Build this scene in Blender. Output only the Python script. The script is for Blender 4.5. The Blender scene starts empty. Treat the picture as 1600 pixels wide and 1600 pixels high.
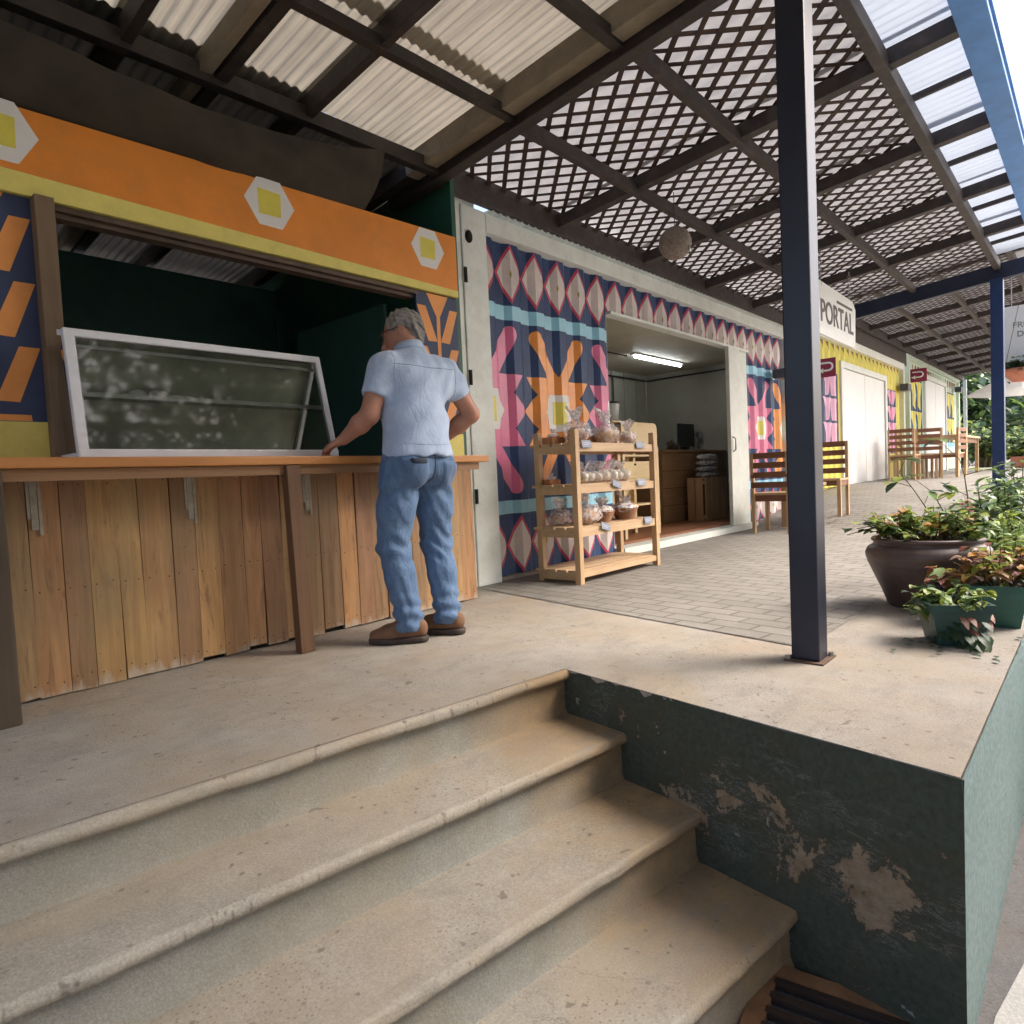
import bpy, bmesh, math, random
import numpy as np
from mathutils import Vector, Matrix, noise as mnoise
from mathutils.bvhtree import BVHTree
R = math.radians
scene = bpy.context.scene
col = scene.collection
rnd = random.Random(7)

# ------------------------------------------------------------------ camera
def setup_camera():
    yaw, pitch, roll = R(48.208), R(-2.751), R(-2.6785)
    cy, sy, cp, sp = math.cos(yaw), math.sin(yaw), math.cos(pitch), math.sin(pitch)
    F = Vector((sy*cp, cy*cp, sp)); Rt = Vector((cy, -sy, 0)); U = Rt.cross(F)
    cr, sr = math.cos(roll), math.sin(roll)
    R2 = Rt*cr + U*sr; U2 = U*cr - Rt*sr
    cam = bpy.data.cameras.new('camera'); o = bpy.data.objects.new('camera', cam); col.objects.link(o)
    m = Matrix((R2, U2, -F)).transposed().to_4x4(); m.translation = Vector((0, -2.908, .72))
    o.matrix_world = m
    cam.sensor_width = 36; cam.lens = 36*1036.136/1600; cam.clip_start = .02; cam.clip_end = 900
    scene.camera = o
setup_camera()

# ------------------------------------------------------------------ light
SUN_EL, SUN_AZ = 46, 142          # azimuth clockwise from +Y
w = bpy.data.worlds.new('World'); scene.world = w; w.use_nodes = True
nt = w.node_tree; nt.nodes.clear()
sky = nt.nodes.new('ShaderNodeTexSky'); sky.sky_type = 'NISHITA'; sky.sun_disc = False
sky.sun_elevation = R(SUN_EL); sky.sun_rotation = R(SUN_AZ); sky.air_density = .8; sky.dust_density = 6; sky.ozone_density = .6
bg = nt.nodes.new('ShaderNodeBackground'); bg.inputs['Strength'].default_value = .15
wo = nt.nodes.new('ShaderNodeOutputWorld')
nt.links.new(sky.outputs[0], bg.inputs[0]); nt.links.new(bg.outputs[0], wo.inputs[0])
sl = bpy.data.lights.new('sun', 'SUN'); sl.energy = .8; sl.angle = R(28); sl.color = (1, .98, .95)
so = bpy.data.objects.new('sun', sl); col.objects.link(so)
d = Vector((math.sin(R(SUN_AZ))*math.cos(R(SUN_EL)), math.cos(R(SUN_AZ))*math.cos(R(SUN_EL)), math.sin(R(SUN_EL))))
so.rotation_euler = d.to_track_quat('Z', 'Y').to_euler(); so.location = (0, -10, 12)
scene.view_settings.view_transform = 'Standard'; scene.view_settings.look = 'None'
scene.view_settings.gamma = 1; scene.view_settings.exposure = 2.0
scene.render.engine = 'CYCLES'
scene.cycles.max_bounces = 10; scene.cycles.diffuse_bounces = 5; scene.cycles.transmission_bounces = 8
scene.cycles.transparent_max_bounces = 12

# ------------------------------------------------------------------ materials
def nodes(name):
    m = bpy.data.materials.new(name); m.use_nodes = True
    t = m.node_tree; b = t.nodes['Principled BSDF']
    return m, t, b
def N(t, ty, **kw):
    n = t.nodes.new(ty)
    for k, v in kw.items():
        if k in n.inputs: n.inputs[k].default_value = v
        else: setattr(n, k, v)
    return n
def ramp(t, fac, stops):
    r = t.nodes.new('ShaderNodeValToRGB'); e = r.color_ramp.elements
    e[0].position, e[0].color = stops[0][0], (*stops[0][1], 1)
    e[1].position, e[1].color = stops[-1][0], (*stops[-1][1], 1)
    for p, c in stops[1:-1]:
        x = e.new(p); x.color = (*c, 1)
    t.links.new(fac, r.inputs[0]); return r.outputs[0]
def mix(t, fac, a, b, mode='MIX'):
    n = t.nodes.new('ShaderNodeMix'); n.data_type = 'RGBA'; n.blend_type = mode
    for sock, v in ((n.inputs[0], fac), (n.inputs[6], a), (n.inputs[7], b)):
        if isinstance(v, (int, float)): sock.default_value = v
        elif isinstance(v, tuple): sock.default_value = (*v, 1) if len(v) == 3 else v
        else: t.links.new(v, sock)
    return n.outputs[2]
def coord(t, scale=(1, 1, 1), loc=(0, 0, 0), rot=(0, 0, 0), kind='Object'):
    c = t.nodes.new('ShaderNodeTexCoord'); mp = t.nodes.new('ShaderNodeMapping')
    mp.inputs['Scale'].default_value = scale; mp.inputs['Location'].default_value = loc; mp.inputs['Rotation'].default_value = rot
    t.links.new(c.outputs[kind], mp.inputs[0]); return mp.outputs[0]
def noise(t, v, scale, detail=5, rough=.6, dist=0):
    n = N(t, 'ShaderNodeTexNoise', Scale=scale, Detail=detail, Roughness=rough, Distortion=dist)
    t.links.new(v, n.inputs['Vector']); return n.outputs['Fac']
def bump(t, b, h, strength=.3, dist=.01, prev=None):
    n = N(t, 'ShaderNodeBump', Strength=strength, Distance=dist); t.links.new(h, n.inputs['Height'])
    if prev is not None: t.links.new(prev, n.inputs['Normal'])
    t.links.new(n.outputs[0], b.inputs['Normal']); return n.outputs[0]
def math_(t, op, a, b=0.0, clamp=False):
    n = t.nodes.new('ShaderNodeMath'); n.operation = op; n.use_clamp = clamp
    for s, v in ((n.inputs[0], a), (n.inputs[1], b)):
        if isinstance(v, (int, float)): s.default_value = v
        else: t.links.new(v, s)
    return n.outputs[0]
MC = {}
def paint(name, c, rough=.5, var=.15, scale=6, bmp=.1, dirt=None, dirt_amt=.0, spec=.5):
    """painted or plain surface with blotchy tone variation and a little dirt"""
    if name in MC: return MC[name]
    m, t, b = nodes(name); v = coord(t)
    n1 = noise(t, v, scale, 6, .65); n2 = noise(t, v, scale*9, 3, .5)
    dark = tuple(x*(1-var) for x in c); lite = tuple(min(1, x*(1+var)) for x in c)
    cc = ramp(t, n1, [(.3, dark), (.7, lite)])
    if dirt_amt:
        n3 = noise(t, v, scale*2.3, 8, .75)
        f = ramp(t, n3, [(.5, (0, 0, 0)), (.72, (1, 1, 1))])
        cc = mix(t, math_(t, 'MULTIPLY', f, dirt_amt), cc, dirt or (.15, .12, .09))
    t.links.new(cc, b.inputs['Base Color']); b.inputs['Roughness'].default_value = rough
    b.inputs['Specular IOR Level'].default_value = spec
    if bmp: bump(t, b, n2, bmp, .004)
    MC[name] = m; return m
def wood(name, c1, c2, axis='Z', scale=1, rough=.6, grey=0):
    if name in MC: return MC[name]
    m, t, b = nodes(name)
    s = {'X': (.8, 14, 14), 'Y': (14, .8, 14), 'Z': (14, 14, .8)}[axis]
    v = coord(t, tuple(x*scale for x in s)); n1 = noise(t, v, 2.2, 6, .65, .6)
    v2 = coord(t); n2 = noise(t, v2, 3, 3)
    cc = ramp(t, n1, [(.3, c1), (.52, tuple((a+b_)/2 for a, b_ in zip(c1, c2))), (.7, c2)])
    cc = mix(t, .35, cc, ramp(t, n2, [(.3, c1), (.7, c2)]))
    at = N(t, 'ShaderNodeAttribute', attribute_name='Tint')
    cc = mix(t, 1.0, cc, at.outputs['Color'], 'MULTIPLY')
    t.links.new(cc, b.inputs['Base Color']); b.inputs['Roughness'].default_value = rough
    bump(t, b, n1, .25, .004)
    MC[name] = m; m['tint'] = 1; return m

def concrete(name, base, stain=None, stain_fn=None, spots=True, green=False):
    m, t, b = nodes(name); v = coord(t)
    big = noise(t, v, 1.3, 5, .6, .4); mid = noise(t, v, 7, 7, .7); fine = noise(t, v, 160, 3, .6)
    lo = tuple(x*.72 for x in base); hi = tuple(min(1, x*1.2) for x in base)
    cc = ramp(t, big, [(.3, tuple(x*.84*f for x, f in zip(base, (1.03, 1, .96)))), (.7, tuple(x*1.08*f for x, f in zip(base, (1, 1.0, 1.0))))])
    cc = mix(t, .6, cc, ramp(t, mid, [(.32, tuple(x*.66 for x in base)), (.68, tuple(x*1.28 for x in base))]))
    cc = mix(t, .3, cc, ramp(t, fine, [(.3, tuple(x*.42 for x in base)), (.52, base), (.72, tuple(min(1, x*1.7) for x in base))]))
    # brownish worn areas
    wn = noise(t, v, 2.1, 4, .55, .6)
    cc = mix(t, ramp(t, wn, [(.44, (0, 0, 0)), (.66, (.5, .5, .5))]), cc, tuple(x*f for x, f in zip(base, (1.0, .84, .64))))
    if stain_fn: cc = stain_fn(t, v, cc)
    if spots:
        vo = N(t, 'ShaderNodeTexVoronoi', Scale=3.1, Randomness=1.0); vo.voronoi_dimensions = '2D'; t.links.new(mix(t, .12, v, noise_col(t, v, 14)), vo.inputs['Vector'])
        f = ramp(t, vo.outputs['Distance'], [(.018, (1, 1, 1)), (.036, (0, 0, 0))])
        cc = mix(t, math_(t, 'MULTIPLY', f, .6), cc, (.09, .08, .065))
        vo = N(t, 'ShaderNodeTexVoronoi', Scale=13, Randomness=1.0); vo.voronoi_dimensions = '2D'; t.links.new(mix(t, .03, v, noise_col(t, v, 25)), vo.inputs['Vector'])
        f = ramp(t, vo.outputs['Distance'], [(.05, (1, 1, 1)), (.10, (0, 0, 0))])
        gt = ramp(t, noise(t, v, 5, 2), [(.5, (0, 0, 0)), (.56, (1, 1, 1))])
        cc = mix(t, math_(t, 'MULTIPLY', math_(t, 'MULTIPLY', f, gt), .6), cc, (.1, .085, .065))
        n3 = noise(t, v, 1.7, 7, .6, .8); sc = ramp(t, math_(t, 'ABSOLUTE', math_(t, 'SUBTRACT', n3, .5)), [(.0012, (1, 1, 1)), (.0035, (0, 0, 0))])
        gt = ramp(t, noise(t, v, 1.1, 2), [(.54, (0, 0, 0)), (.6, (1, 1, 1))])
        cc = mix(t, math_(t, 'MULTIPLY', math_(t, 'MULTIPLY', sc, gt), .55), cc, (.12, .10, .08))
        vo = N(t, 'ShaderNodeTexVoronoi', Scale=42, Randomness=1.0); vo.voronoi_dimensions = '2D'; t.links.new(v, vo.inputs['Vector'])
        f = ramp(t, vo.outputs['Distance'], [(.08, (1, 1, 1)), (.16, (0, 0, 0))]); g2 = ramp(t, noise(t, v, 3.7, 3), [(.46, (0, 0, 0)), (.6, (1, 1, 1))])
        cc = mix(t, math_(t, 'MULTIPLY', math_(t, 'MULTIPLY', f, g2), .5), cc, (.11, .09, .07))
        # greyish scuffs
        sf = ramp(t, noise(t, coord(t, (1, 2.2, 1), rot=(0, 0, .5)), 3.3, 8, .78, .4), [(.54, (0, 0, 0)), (.7, (.7, .7, .7))])
        cc = mix(t, sf, cc, tuple(x*f for x, f in zip(base, (.62, .64, .66))))
    t.links.new(cc, b.inputs['Base Color']); b.inputs['Roughness'].default_value = .85
    h = math_(t, 'ADD', math_(t, 'MULTIPLY', mid, .7), math_(t, 'MULTIPLY', fine, .35))
    bump(t, b, h, .45, .010)
    return m
def noise_col(t, v, s):
    n = N(t, 'ShaderNodeTexNoise', Scale=s, Detail=3); t.links.new(v, n.inputs['Vector']); return n.outputs['Color']

def step_stain(t, v, cc):
    # rust-brown damp stain where the treads meet the side wall
    sp = t.nodes.new('ShaderNodeSeparateXYZ'); t.links.new(v, sp.inputs[0])
    a = math_(t, 'ADD', sp.outputs['X'], math_(t, 'MULTIPLY', sp.outputs['Y'], -.163))   # distance along the tread, wall at about 2.19
    a = math_(t, 'ADD', a, math_(t, 'MULTIPLY', noise(t, v, 4.5, 5, .7), .5))
    f = ramp(t, math_(t, 'MULTIPLY', a, .4), [(.76, (0, 0, 0)), (.95, (1, 1, 1))])
    n = noise(t, v, 9, 6, .7)
    c = mix(t, f, cc, mix(t, .65, cc, ramp(t, n, [(.3, (.15, .085, .03)), (.7, (.33, .21, .09))])))
    f2 = math_(t, 'MULTIPLY', f, .5)
    return mix(t, f2, c, ramp(t, n, [(.3, (.14, .08, .028)), (.7, (.34, .21, .085))]))

def wall_green(name, c, worn, z0):
    m, t, b = nodes(name); v = coord(t)
    n1 = noise(t, v, 3.5, 8, .7, .3); n2 = noise(t, v, 60, 4)
    cc = ramp(t, n2, [(.3, tuple(x*.75 for x in c)), (.7, tuple(x*1.25 for x in c))])
    sp = t.nodes.new('ShaderNodeSeparateXYZ'); t.links.new(v, sp.inputs[0])
    # wider wear low down, where the plaster is damp
    zf = math_(t, 'MULTIPLY', math_(t, 'ABSOLUTE', math_(t, 'ADD', sp.outputs['Z'], z0)), -.45)
    f = math_(t, 'ADD', n1, zf)
    msk = ramp(t, f, [(worn, (0, 0, 0)), (worn+.012, (1, 1, 1))])
    dirt = ramp(t, f, [(worn-.1, (0, 0, 0)), (worn, (.75, .75, .75))])
    cc = mix(t, dirt, cc, tuple(x*.55+y for x, y in zip(c, (.03, .018, .008))))
    pl = ramp(t, noise(t, v, 20, 6, .7), [(.3, (.15, .10, .058)), (.7, (.28, .205, .125))])
    cc = mix(t, msk, cc, pl)
    # thin pale scratches and chips
    v2 = coord(t, (1, 1.4, 5), rot=(.15, 0, 0)); n3 = noise(t, v2, 5.5, 9, .75, .5)
    sc = ramp(t, math_(t, 'ABSOLUTE', math_(t, 'SUBTRACT', n3, .5)), [(.0022, (1, 1, 1)), (.005, (0, 0, 0))])
    gate = ramp(t, noise(t, v, 3.1, 3), [(.52, (0, 0, 0)), (.58, (1, 1, 1))])
    cc = mix(t, math_(t, 'MULTIPLY', math_(t, 'MULTIPLY', sc, gate), .6), cc, (.42, .42, .38))
    vo = N(t, 'ShaderNodeTexVoronoi', Scale=9.0); t.links.new(mix(t, .08, v, noise_col(t, v, 30)), vo.inputs['Vector'])
    f = ramp(t, vo.outputs['Distance'], [(.07, (1, 1, 1)), (.1, (0, 0, 0))])
    cc = mix(t, math_(t, 'MULTIPLY', f, .55), cc, (.36, .35, .3))
    t.links.new(cc, b.inputs['Base Color']); b.inputs['Roughness'].default_value = .75
    b.inputs['Specular IOR Level'].default_value = .3
    h = math_(t, 'ADD', math_(t, 'MULTIPLY', msk, -.5), math_(t, 'MULTIPLY', n2, .3)); bump(t, b, h, .5, .008)
    return m

def pavers(name):
    m, t, b = nodes(name)
    v = coord(t, rot=(0, 0, R(90+7)))
    br = N(t, 'ShaderNodeTexBrick', Scale=1.0); br.offset = .5
    br.inputs['Brick Width'].default_value = .225; br.inputs['Row Height'].default_value = .112
    br.inputs['Mortar Size'].default_value = .0075; br.inputs['Mortar Smooth'].default_value = .35; br.inputs['Bias'].default_value = -.2
    br.inputs['Color1'].default_value = (.26, .245, .22, 1); br.inputs['Color2'].default_value = (.34, .325, .295, 1); br.inputs['Mortar'].default_value = (.11, .098, .08, 1)
    wob = mix(t, .012, v, noise_col(t, v, 5)); t.links.new(wob, br.inputs['Vector'])
    vv = coord(t); n = noise(t, vv, 3, 6, .7); fine = noise(t, vv, 120, 3)
    cc = mix(t, .75, br.outputs['Color'], ramp(t, n, [(.3, (.42, .41, .4)), (.7, (1, .97, .93))]), 'MULTIPLY')
    cc = mix(t, .5, cc, ramp(t, fine, [(.3, (.45, .45, .45)), (.7, (1.0, 1.0, 1.0))]), 'MULTIPLY')
    cc = mix(t, .25, cc, (.33, .31, .28))
    t.links.new(cc, b.inputs['Base Color']); b.inputs['Roughness'].default_value = .75
    h = math_(t, 'ADD', math_(t, 'MULTIPLY', br.outputs['Fac'], -1), math_(t, 'MULTIPLY', fine, .15)); bump(t, b, h, .8, .006)
    return m

def translucent(name, c, tr=.5, scale=(20, 1, 1), streak=.35, rough=.5):
    m, t, b = nodes(name); out = t.nodes['Material Output']
    v = coord(t, scale); n = noise(t, v, 1.6, 5, .6)
    v2 = coord(t); n2 = noise(t, v2, 2.0, 4)
    cc = ramp(t, n, [(.3, tuple(x*(1-streak) for x in c)), (.7, c)])
    cc = mix(t, .4, cc, ramp(t, n2, [(.3, tuple(x*(1-streak) for x in c)), (.7, c)]))
    t.links.new(cc, b.inputs['Base Color']); b.inputs['Roughness'].default_value = rough
    ts = t.nodes.new('ShaderNodeBsdfTranslucent'); t.links.new(cc, ts.inputs[0])
    mx = t.nodes.new('ShaderNodeMixShader'); mx.inputs[0].default_value = tr
    t.links.new(b.outputs[0], mx.inputs[1]); t.links.new(ts.outputs[0], mx.inputs[2]); t.links.new(mx.outputs[0], out.inputs[0])
    return m
def leafmat(name, c, c2=None, tr=.3):
    if name in MC: return MC[name]
    m, t, b = nodes(name); out = t.nodes['Material Output']; c2 = c2 or tuple(x*.55 for x in c)
    n = noise(t, coord(t), 9, 3); cc = ramp(t, n, [(.35, c2), (.65, c)])
    t.links.new(cc, b.inputs['Base Color']); b.inputs['Roughness'].default_value = .45
    ts = t.nodes.new('ShaderNodeBsdfTranslucent'); t.links.new(cc, ts.inputs[0])
    mx = t.nodes.new('ShaderNodeMixShader'); mx.inputs[0].default_value = tr
    t.links.new(b.outputs[0], mx.inputs[1]); t.links.new(ts.outputs[0], mx.inputs[2]); t.links.new(mx.outputs[0], out.inputs[0])
    MC[name] = m; return m
def glass(name, tint=(.9, .95, .95), alpha=.12, rough=.02):
    m, t, b = nodes(name); out = t.nodes['Material Output']
    tp = t.nodes.new('ShaderNodeBsdfTransparent'); tp.inputs[0].default_value = (*tint, 1)
    gl = t.nodes.new('ShaderNodeBsdfGlossy'); gl.inputs['Roughness'].default_value = rough
    fr = N(t, 'ShaderNodeFresnel', IOR=1.5)
    f = math_(t, 'ADD', fr.outputs[0], alpha, True)
    mx = t.nodes.new('ShaderNodeMixShader'); t.links.new(f, mx.inputs[0]); t.links.new(tp.outputs[0], mx.inputs[1]); t.links.new(gl.outputs[0], mx.inputs[2])
    t.links.new(mx.outputs[0], out.inputs[0]); return m
def emit(name, c, s):
    m, t, b = nodes(name); b.inputs['Emission Color'].default_value = (*c, 1); b.inputs['Emission Strength'].default_value = s
    b.inputs['Base Color'].default_value = (*c, 1); return m
def foggy(name, c, alpha, rough=.25):
    """thin clear plastic film"""
    m, t, b = nodes(name); out = t.nodes['Material Output']
    b.inputs['Base Color'].default_value = (*c, 1); b.inputs['Roughness'].default_value = rough
    tp = t.nodes.new('ShaderNodeBsdfTransparent'); mx = t.nodes.new('ShaderNodeMixShader')
    n = noise(t, coord(t), 40, 3); f = ramp(t, n, [(.4, (alpha*.5,)*3), (.62, (min(1, alpha*1.6),)*3)])
    t.links.new(f, mx.inputs[0]); t.links.new(tp.outputs[0], mx.inputs[1]); t.links.new(b.outputs[0], mx.inputs[2]); t.links.new(mx.outputs[0], out.inputs[0])
    return m

# ------------------------------------------------------------------ object helpers
def tag(o, label=None, cat=None, group=None, kind=None):
    if label: o['label'] = label
    if cat: o['category'] = cat
    if group: o['group'] = group
    if kind: o['kind'] = kind
    return o
def empty(name, loc, label, cat, group=None, rz=0):
    o = bpy.data.objects.new(name, None); col.objects.link(o); o.location = loc; o.rotation_euler = (0, 0, rz)
    o.empty_display_size = .1
    return tag(o, label, cat, group)
def copy_tree(o, parent=None):
    c = o.copy(); col.objects.link(c); c.parent = parent
    for ch in [x for x in col.objects if x.parent == o]: copy_tree(ch, c)
    return c
class MB:
    def __init__(s): s.v = []; s.f = []; s.mi = []; s.sm = []; s.tint = []; s.cur = 0; s.smooth = False; s.t = (1, 1, 1)
    def add(s, vs, fs, mi=None, smooth=None):
        b = len(s.v); s.v += [tuple(x) for x in vs]
        for f in fs:
            s.f.append(tuple(b+i for i in f)); s.mi.append(s.cur if mi is None else mi); s.sm.append(s.smooth if smooth is None else smooth); s.tint.append(s.t)
        return s
    def box(s, x0, x1, y0, y1, z0, z1, bev=0, M=None, mi=None):
        if bev <= 0:
            vs = [(x, y, z) for z in (z0, z1) for y in (y0, y1) for x in (x0, x1)]
            fs = [(0, 2, 3, 1), (4, 5, 7, 6), (0, 1, 5, 4), (2, 6, 7, 3), (0, 4, 6, 2), (1, 3, 7, 5)]
        else:
            bm = bmesh.new(); bmesh.ops.create_cube(bm, size=1)
            for v in bm.verts: v.co = Vector(((x0+x1)/2+v.co.x*(x1-x0), (y0+y1)/2+v.co.y*(y1-y0), (z0+z1)/2+v.co.z*(z1-z0)))
            bmesh.ops.bevel(bm, geom=bm.edges[:], offset=bev, segments=2, affect='EDGES', profile=.6)
            bm.verts.index_update(); vs = [tuple(v.co) for v in bm.verts]; fs = [tuple(v.index for v in f.verts) for f in bm.faces]; bm.free()
        if M is not None: vs = [tuple(M @ Vector(v)) for v in vs]
        return s.add(vs, fs, mi, False)
    def bar(s, p, q, wx, wy, up=(0, 0, 1), bev=0, mi=None):
        """rectangular bar from p to q, wx wide across, wy along up"""
        p, q = Vector(p), Vector(q); d = q-p; L = d.length; z = d/L; u = Vector(up)
        if abs(z.dot(u)) > .99: u = Vector((0, 1, 0))
        x = z.cross(u).normalized(); y = x.cross(z).normalized() * -1
        M = Matrix((x, y, z)).transposed().to_4x4(); M.translation = p
        if M.to_3x3().determinant() < 0: M = M @ Matrix.Diagonal((-1, 1, 1, 1))
        return s.box(-wx/2, wx/2, -wy/2, wy/2, 0, L, bev, M, mi)
    def tube(s, pts, r, n=8, mi=None, cap=True):
        pts = [Vector(p) for p in pts]; rs = r if isinstance(r, (list, tuple)) else [r]*len(pts)
        vs = []; fs = []
        up = Vector((.13, .21, 1)).normalized()
        for i, p in enumerate(pts):
            d = (pts[min(i+1, len(pts)-1)]-pts[max(i-1, 0)]).normalized()
            a = d.cross(up if abs(d.dot(up)) < .95 else Vector((1, 0, 0))).normalized(); b = d.cross(a)
            for k in range(n):
                an = 2*math.pi*k/n; vs.append(p+(a*math.cos(an)+b*math.sin(an))*rs[i])
        for i in range(len(pts)-1):
            for k in range(n): fs.append((i*n+k, i*n+(k+1) % n, (i+1)*n+(k+1) % n, (i+1)*n+k))
        s.add(vs, fs, mi, True)
        if cap:
            s.add(vs[:n], [tuple(range(n))], mi, False); s.add(vs[-n:], [tuple(reversed(range(n)))], mi, False)
        return s
    def lathe(s, prof, c=(0, 0, 0), n=32, mi=None, wob=0, smooth=True, sx=1, sy=1):
        vs = []; fs = []
        for j, (r, z) in enumerate(prof):
            for k in range(n):
                a = 2*math.pi*k/n; rr = r*(1+wob*math.sin(3*a+j*.4)*.5+wob*math.sin(7*a+j)*.3)
                vs.append((c[0]+rr*math.cos(a)*sx, c[1]+rr*math.sin(a)*sy, c[2]+z))
        for j in range(len(prof)-1):
            for k in range(n): fs.append((j*n+k, j*n+(k+1) % n, (j+1)*n+(k+1) % n, (j+1)*n+k))
        return s.add(vs, fs, mi, smooth)
    def prism(s, poly, z0, z1, M=None, mi=None):
        n = len(poly); vs = [(x, y, z0) for x, y in poly]+[(x, y, z1) for x, y in poly]
        fs = [tuple(reversed(range(n))), tuple(range(n, 2*n))]+[(i, (i+1) % n, n+(i+1) % n, n+i) for i in range(n)]
        if M is not None: vs = [tuple(M @ Vector(v)) for v in vs]
        return s.add(vs, fs, mi, False)
    def wprism(s, poly, y0, y1, mi=None):
        """polygon given as (x,z), thickness along y"""
        M = Matrix(((1, 0, 0, 0), (0, 0, 1, 0), (0, 1, 0, 0), (0, 0, 0, 1)))
        return s.prism(poly, y0, y1, M, mi)
    def ball(s, c, r, n=2, mi=None, sc=(1, 1, 1), wob=0, seed=0):
        bm = bmesh.new(); bmesh.ops.create_icosphere(bm, subdivisions=n, radius=1)
        vs = []
        for v in bm.verts:
            k = 1+wob*mnoise.noise(v.co*2.3+Vector((seed*3.1, seed, 0)))
            vs.append((c[0]+v.co.x*r*sc[0]*k, c[1]+v.co.y*r*sc[1]*k, c[2]+v.co.z*r*sc[2]*k))
        fs = [tuple(v.index for v in f.verts) for f in bm.faces]; bm.free()
        return s.add(vs, fs, mi, True)
    def build(s, name, mats, parent=None, origin=None, normals=True):
        me = bpy.data.meshes.new(name)
        o3 = Vector(origin) if origin is not None else Vector((0, 0, 0))
        me.from_pydata([tuple(Vector(v)-o3) for v in s.v] if origin is not None else s.v, [], s.f)
        mats = mats if isinstance(mats, (list, tuple)) else [mats]
        for m in mats: me.materials.append(m)
        me.polygons.foreach_set('material_index', s.mi); me.polygons.foreach_set('use_smooth', s.sm)
        ca = me.color_attributes.new('Tint', 'FLOAT_COLOR', 'CORNER')
        buf = np.ones((len(me.loops), 4), dtype=np.float32)
        ls = np.empty(len(me.polygons), dtype=np.int32); lt = np.empty(len(me.polygons), dtype=np.int32)
        me.polygons.foreach_get('loop_start', ls); me.polygons.foreach_get('loop_total', lt)
        tt = np.array(s.tint, dtype=np.float32)
        if len(tt): buf[:, :3] = np.repeat(tt, lt, axis=0)
        ca.data.foreach_set('color', buf.ravel())
        me.validate()
        if normals:
            bm = bmesh.new(); bm.from_mesh(me); bmesh.ops.recalc_face_normals(bm, faces=bm.faces[:]); bm.to_mesh(me); bm.free()
        me.update()
        o = bpy.data.objects.new(name, me); col.objects.link(o)
        if parent is not None: o.parent = parent
        if origin is not None: o.location = o3 - (parent.location if parent is not None else Vector((0, 0, 0)))
        elif parent is not None and parent.type == 'EMPTY' and parent.location.length > 0 and not parent.get('localparts'):
            o.matrix_parent_inverse = parent_world(parent).inverted()
        return o
def parent_world(o):
    m = Matrix.LocRotScale(o.location, o.rotation_euler, o.scale)
    return (parent_world(o.parent) @ m) if o.parent else m
def part(mb, name, mats, parent, label=None):
    o = mb.build(name, mats, None)
    o.parent = parent
    if parent.type == 'EMPTY' or parent.parent is not None or parent.location.length > 0:
        if not (root_of(parent).get('localparts')):
            o.matrix_parent_inverse = pw_full(parent).inverted()
    if label: o['label'] = label
    return o
def root_of(o):
    while o.parent is not None: o = o.parent
    return o
def pw_full(o):
    m = Matrix.LocRotScale(o.location, o.rotation_euler, o.scale)
    if o.parent is not None: m = pw_full(o.parent) @ o.matrix_parent_inverse @ m
    return m

# ------------------------------------------------------------------ shared materials
M_conc = concrete('concrete', (.325, .298, .258))
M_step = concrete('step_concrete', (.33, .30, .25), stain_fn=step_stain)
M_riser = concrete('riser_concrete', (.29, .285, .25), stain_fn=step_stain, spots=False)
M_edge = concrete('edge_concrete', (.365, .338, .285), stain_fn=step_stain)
M_wgreen = wall_green('worn_green_wall', (.052, .058, .040), .52, .305)
M_lgreen = wall_green('light_green_wall', (.19, .265, .26), .66, .5)
M_paver = pavers('paver')
M_cream = paint('cream_paint', (.80, .84, .80), .55, .08, 4, .12, (.4, .37, .3), .3)
M_cream2 = paint('cream_paint_light', (.72, .75, .70), .5, .08, 4, .1, (.35, .32, .26), .25)
M_green = paint('dark_green_paint', (.022, .105, .062), .5, .25, 3, .1)
M_teal = paint('dark_teal_paint', (.045, .135, .115), .6, .3, 2, .1)
M_navy = paint('navy_paint', (.030, .060, .155), .5, .35, 3, .1, spec=.3)
M_navyf = paint('flat_navy_paint', (.035, .055, .125), .6, .15, 5, .08)
M_orange = paint('orange_paint', (.80, .27, .03), .55, .12, 3, .10, (.45, .2, .06), .3)
M_peach = paint('light_orange_paint', (.82, .33, .085), .55, .10, 5, .06)
M_yel = paint('yellow_paint', (.78, .68, .18), .6, .08, 9, .12, (.5, .45, .15), .3)
M_yel2 = paint('bright_yellow_paint', (.72, .64, .10), .5, .1, 5, .1)
M_white = paint('white_paint', (.78, .78, .76), .5, .05, 5, .05)
M_pink = paint('pink_paint', (.72, .17, .33), .38, .16, 4, .05, (.5, .2, .28), .4)
M_orange2 = paint('mural_orange_paint', (.83, .30, .05), .38, .16, 4, .05, (.55, .25, .09), .4)
M_sky = paint('light_blue_paint', (.30, .62, .78), .4, .08, 5, .05)
M_diam = paint('pale_pink_paint', (.70, .62, .59), .45, .10, 5, .05, (.45, .38, .33), .4)
M_red = paint('rose_line_paint', (.55, .06, .12), .45, .15, 5, .05)
M_olive = paint('olive_yellow_paint', (.38, .34, .05), .5, .2, 6, .05)
M_dbeam = paint('dark_beam_paint', (.030, .022, .018), .6, .35, 5, .2, (.09, .075, .06), .5)
M_dbeamc = paint('dark_brown_beam_paint', (.045, .033, .03), .6, .3, 5, .2, (.12, .10, .09), .5)
M_tanbeam = paint('grey_tan_beam_paint', (.23, .19, .13), .7, .25, 6, .2, (.1, .08, .05), .4)
M_lat = paint('lattice_brown_paint', (.05, .026, .02), .7, .3, 8, .1)
M_post = paint('blue_black_post_paint', (.012, .014, .028), .38, .3, 4, .1, spec=.5)
M_postb = paint('blue_post_paint', (.015, .040, .13), .38, .25, 4, .1, spec=.5)
M_blue = paint('blue_eave_paint', (.07, .26, .66), .4, .2, 4, .1)
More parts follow.
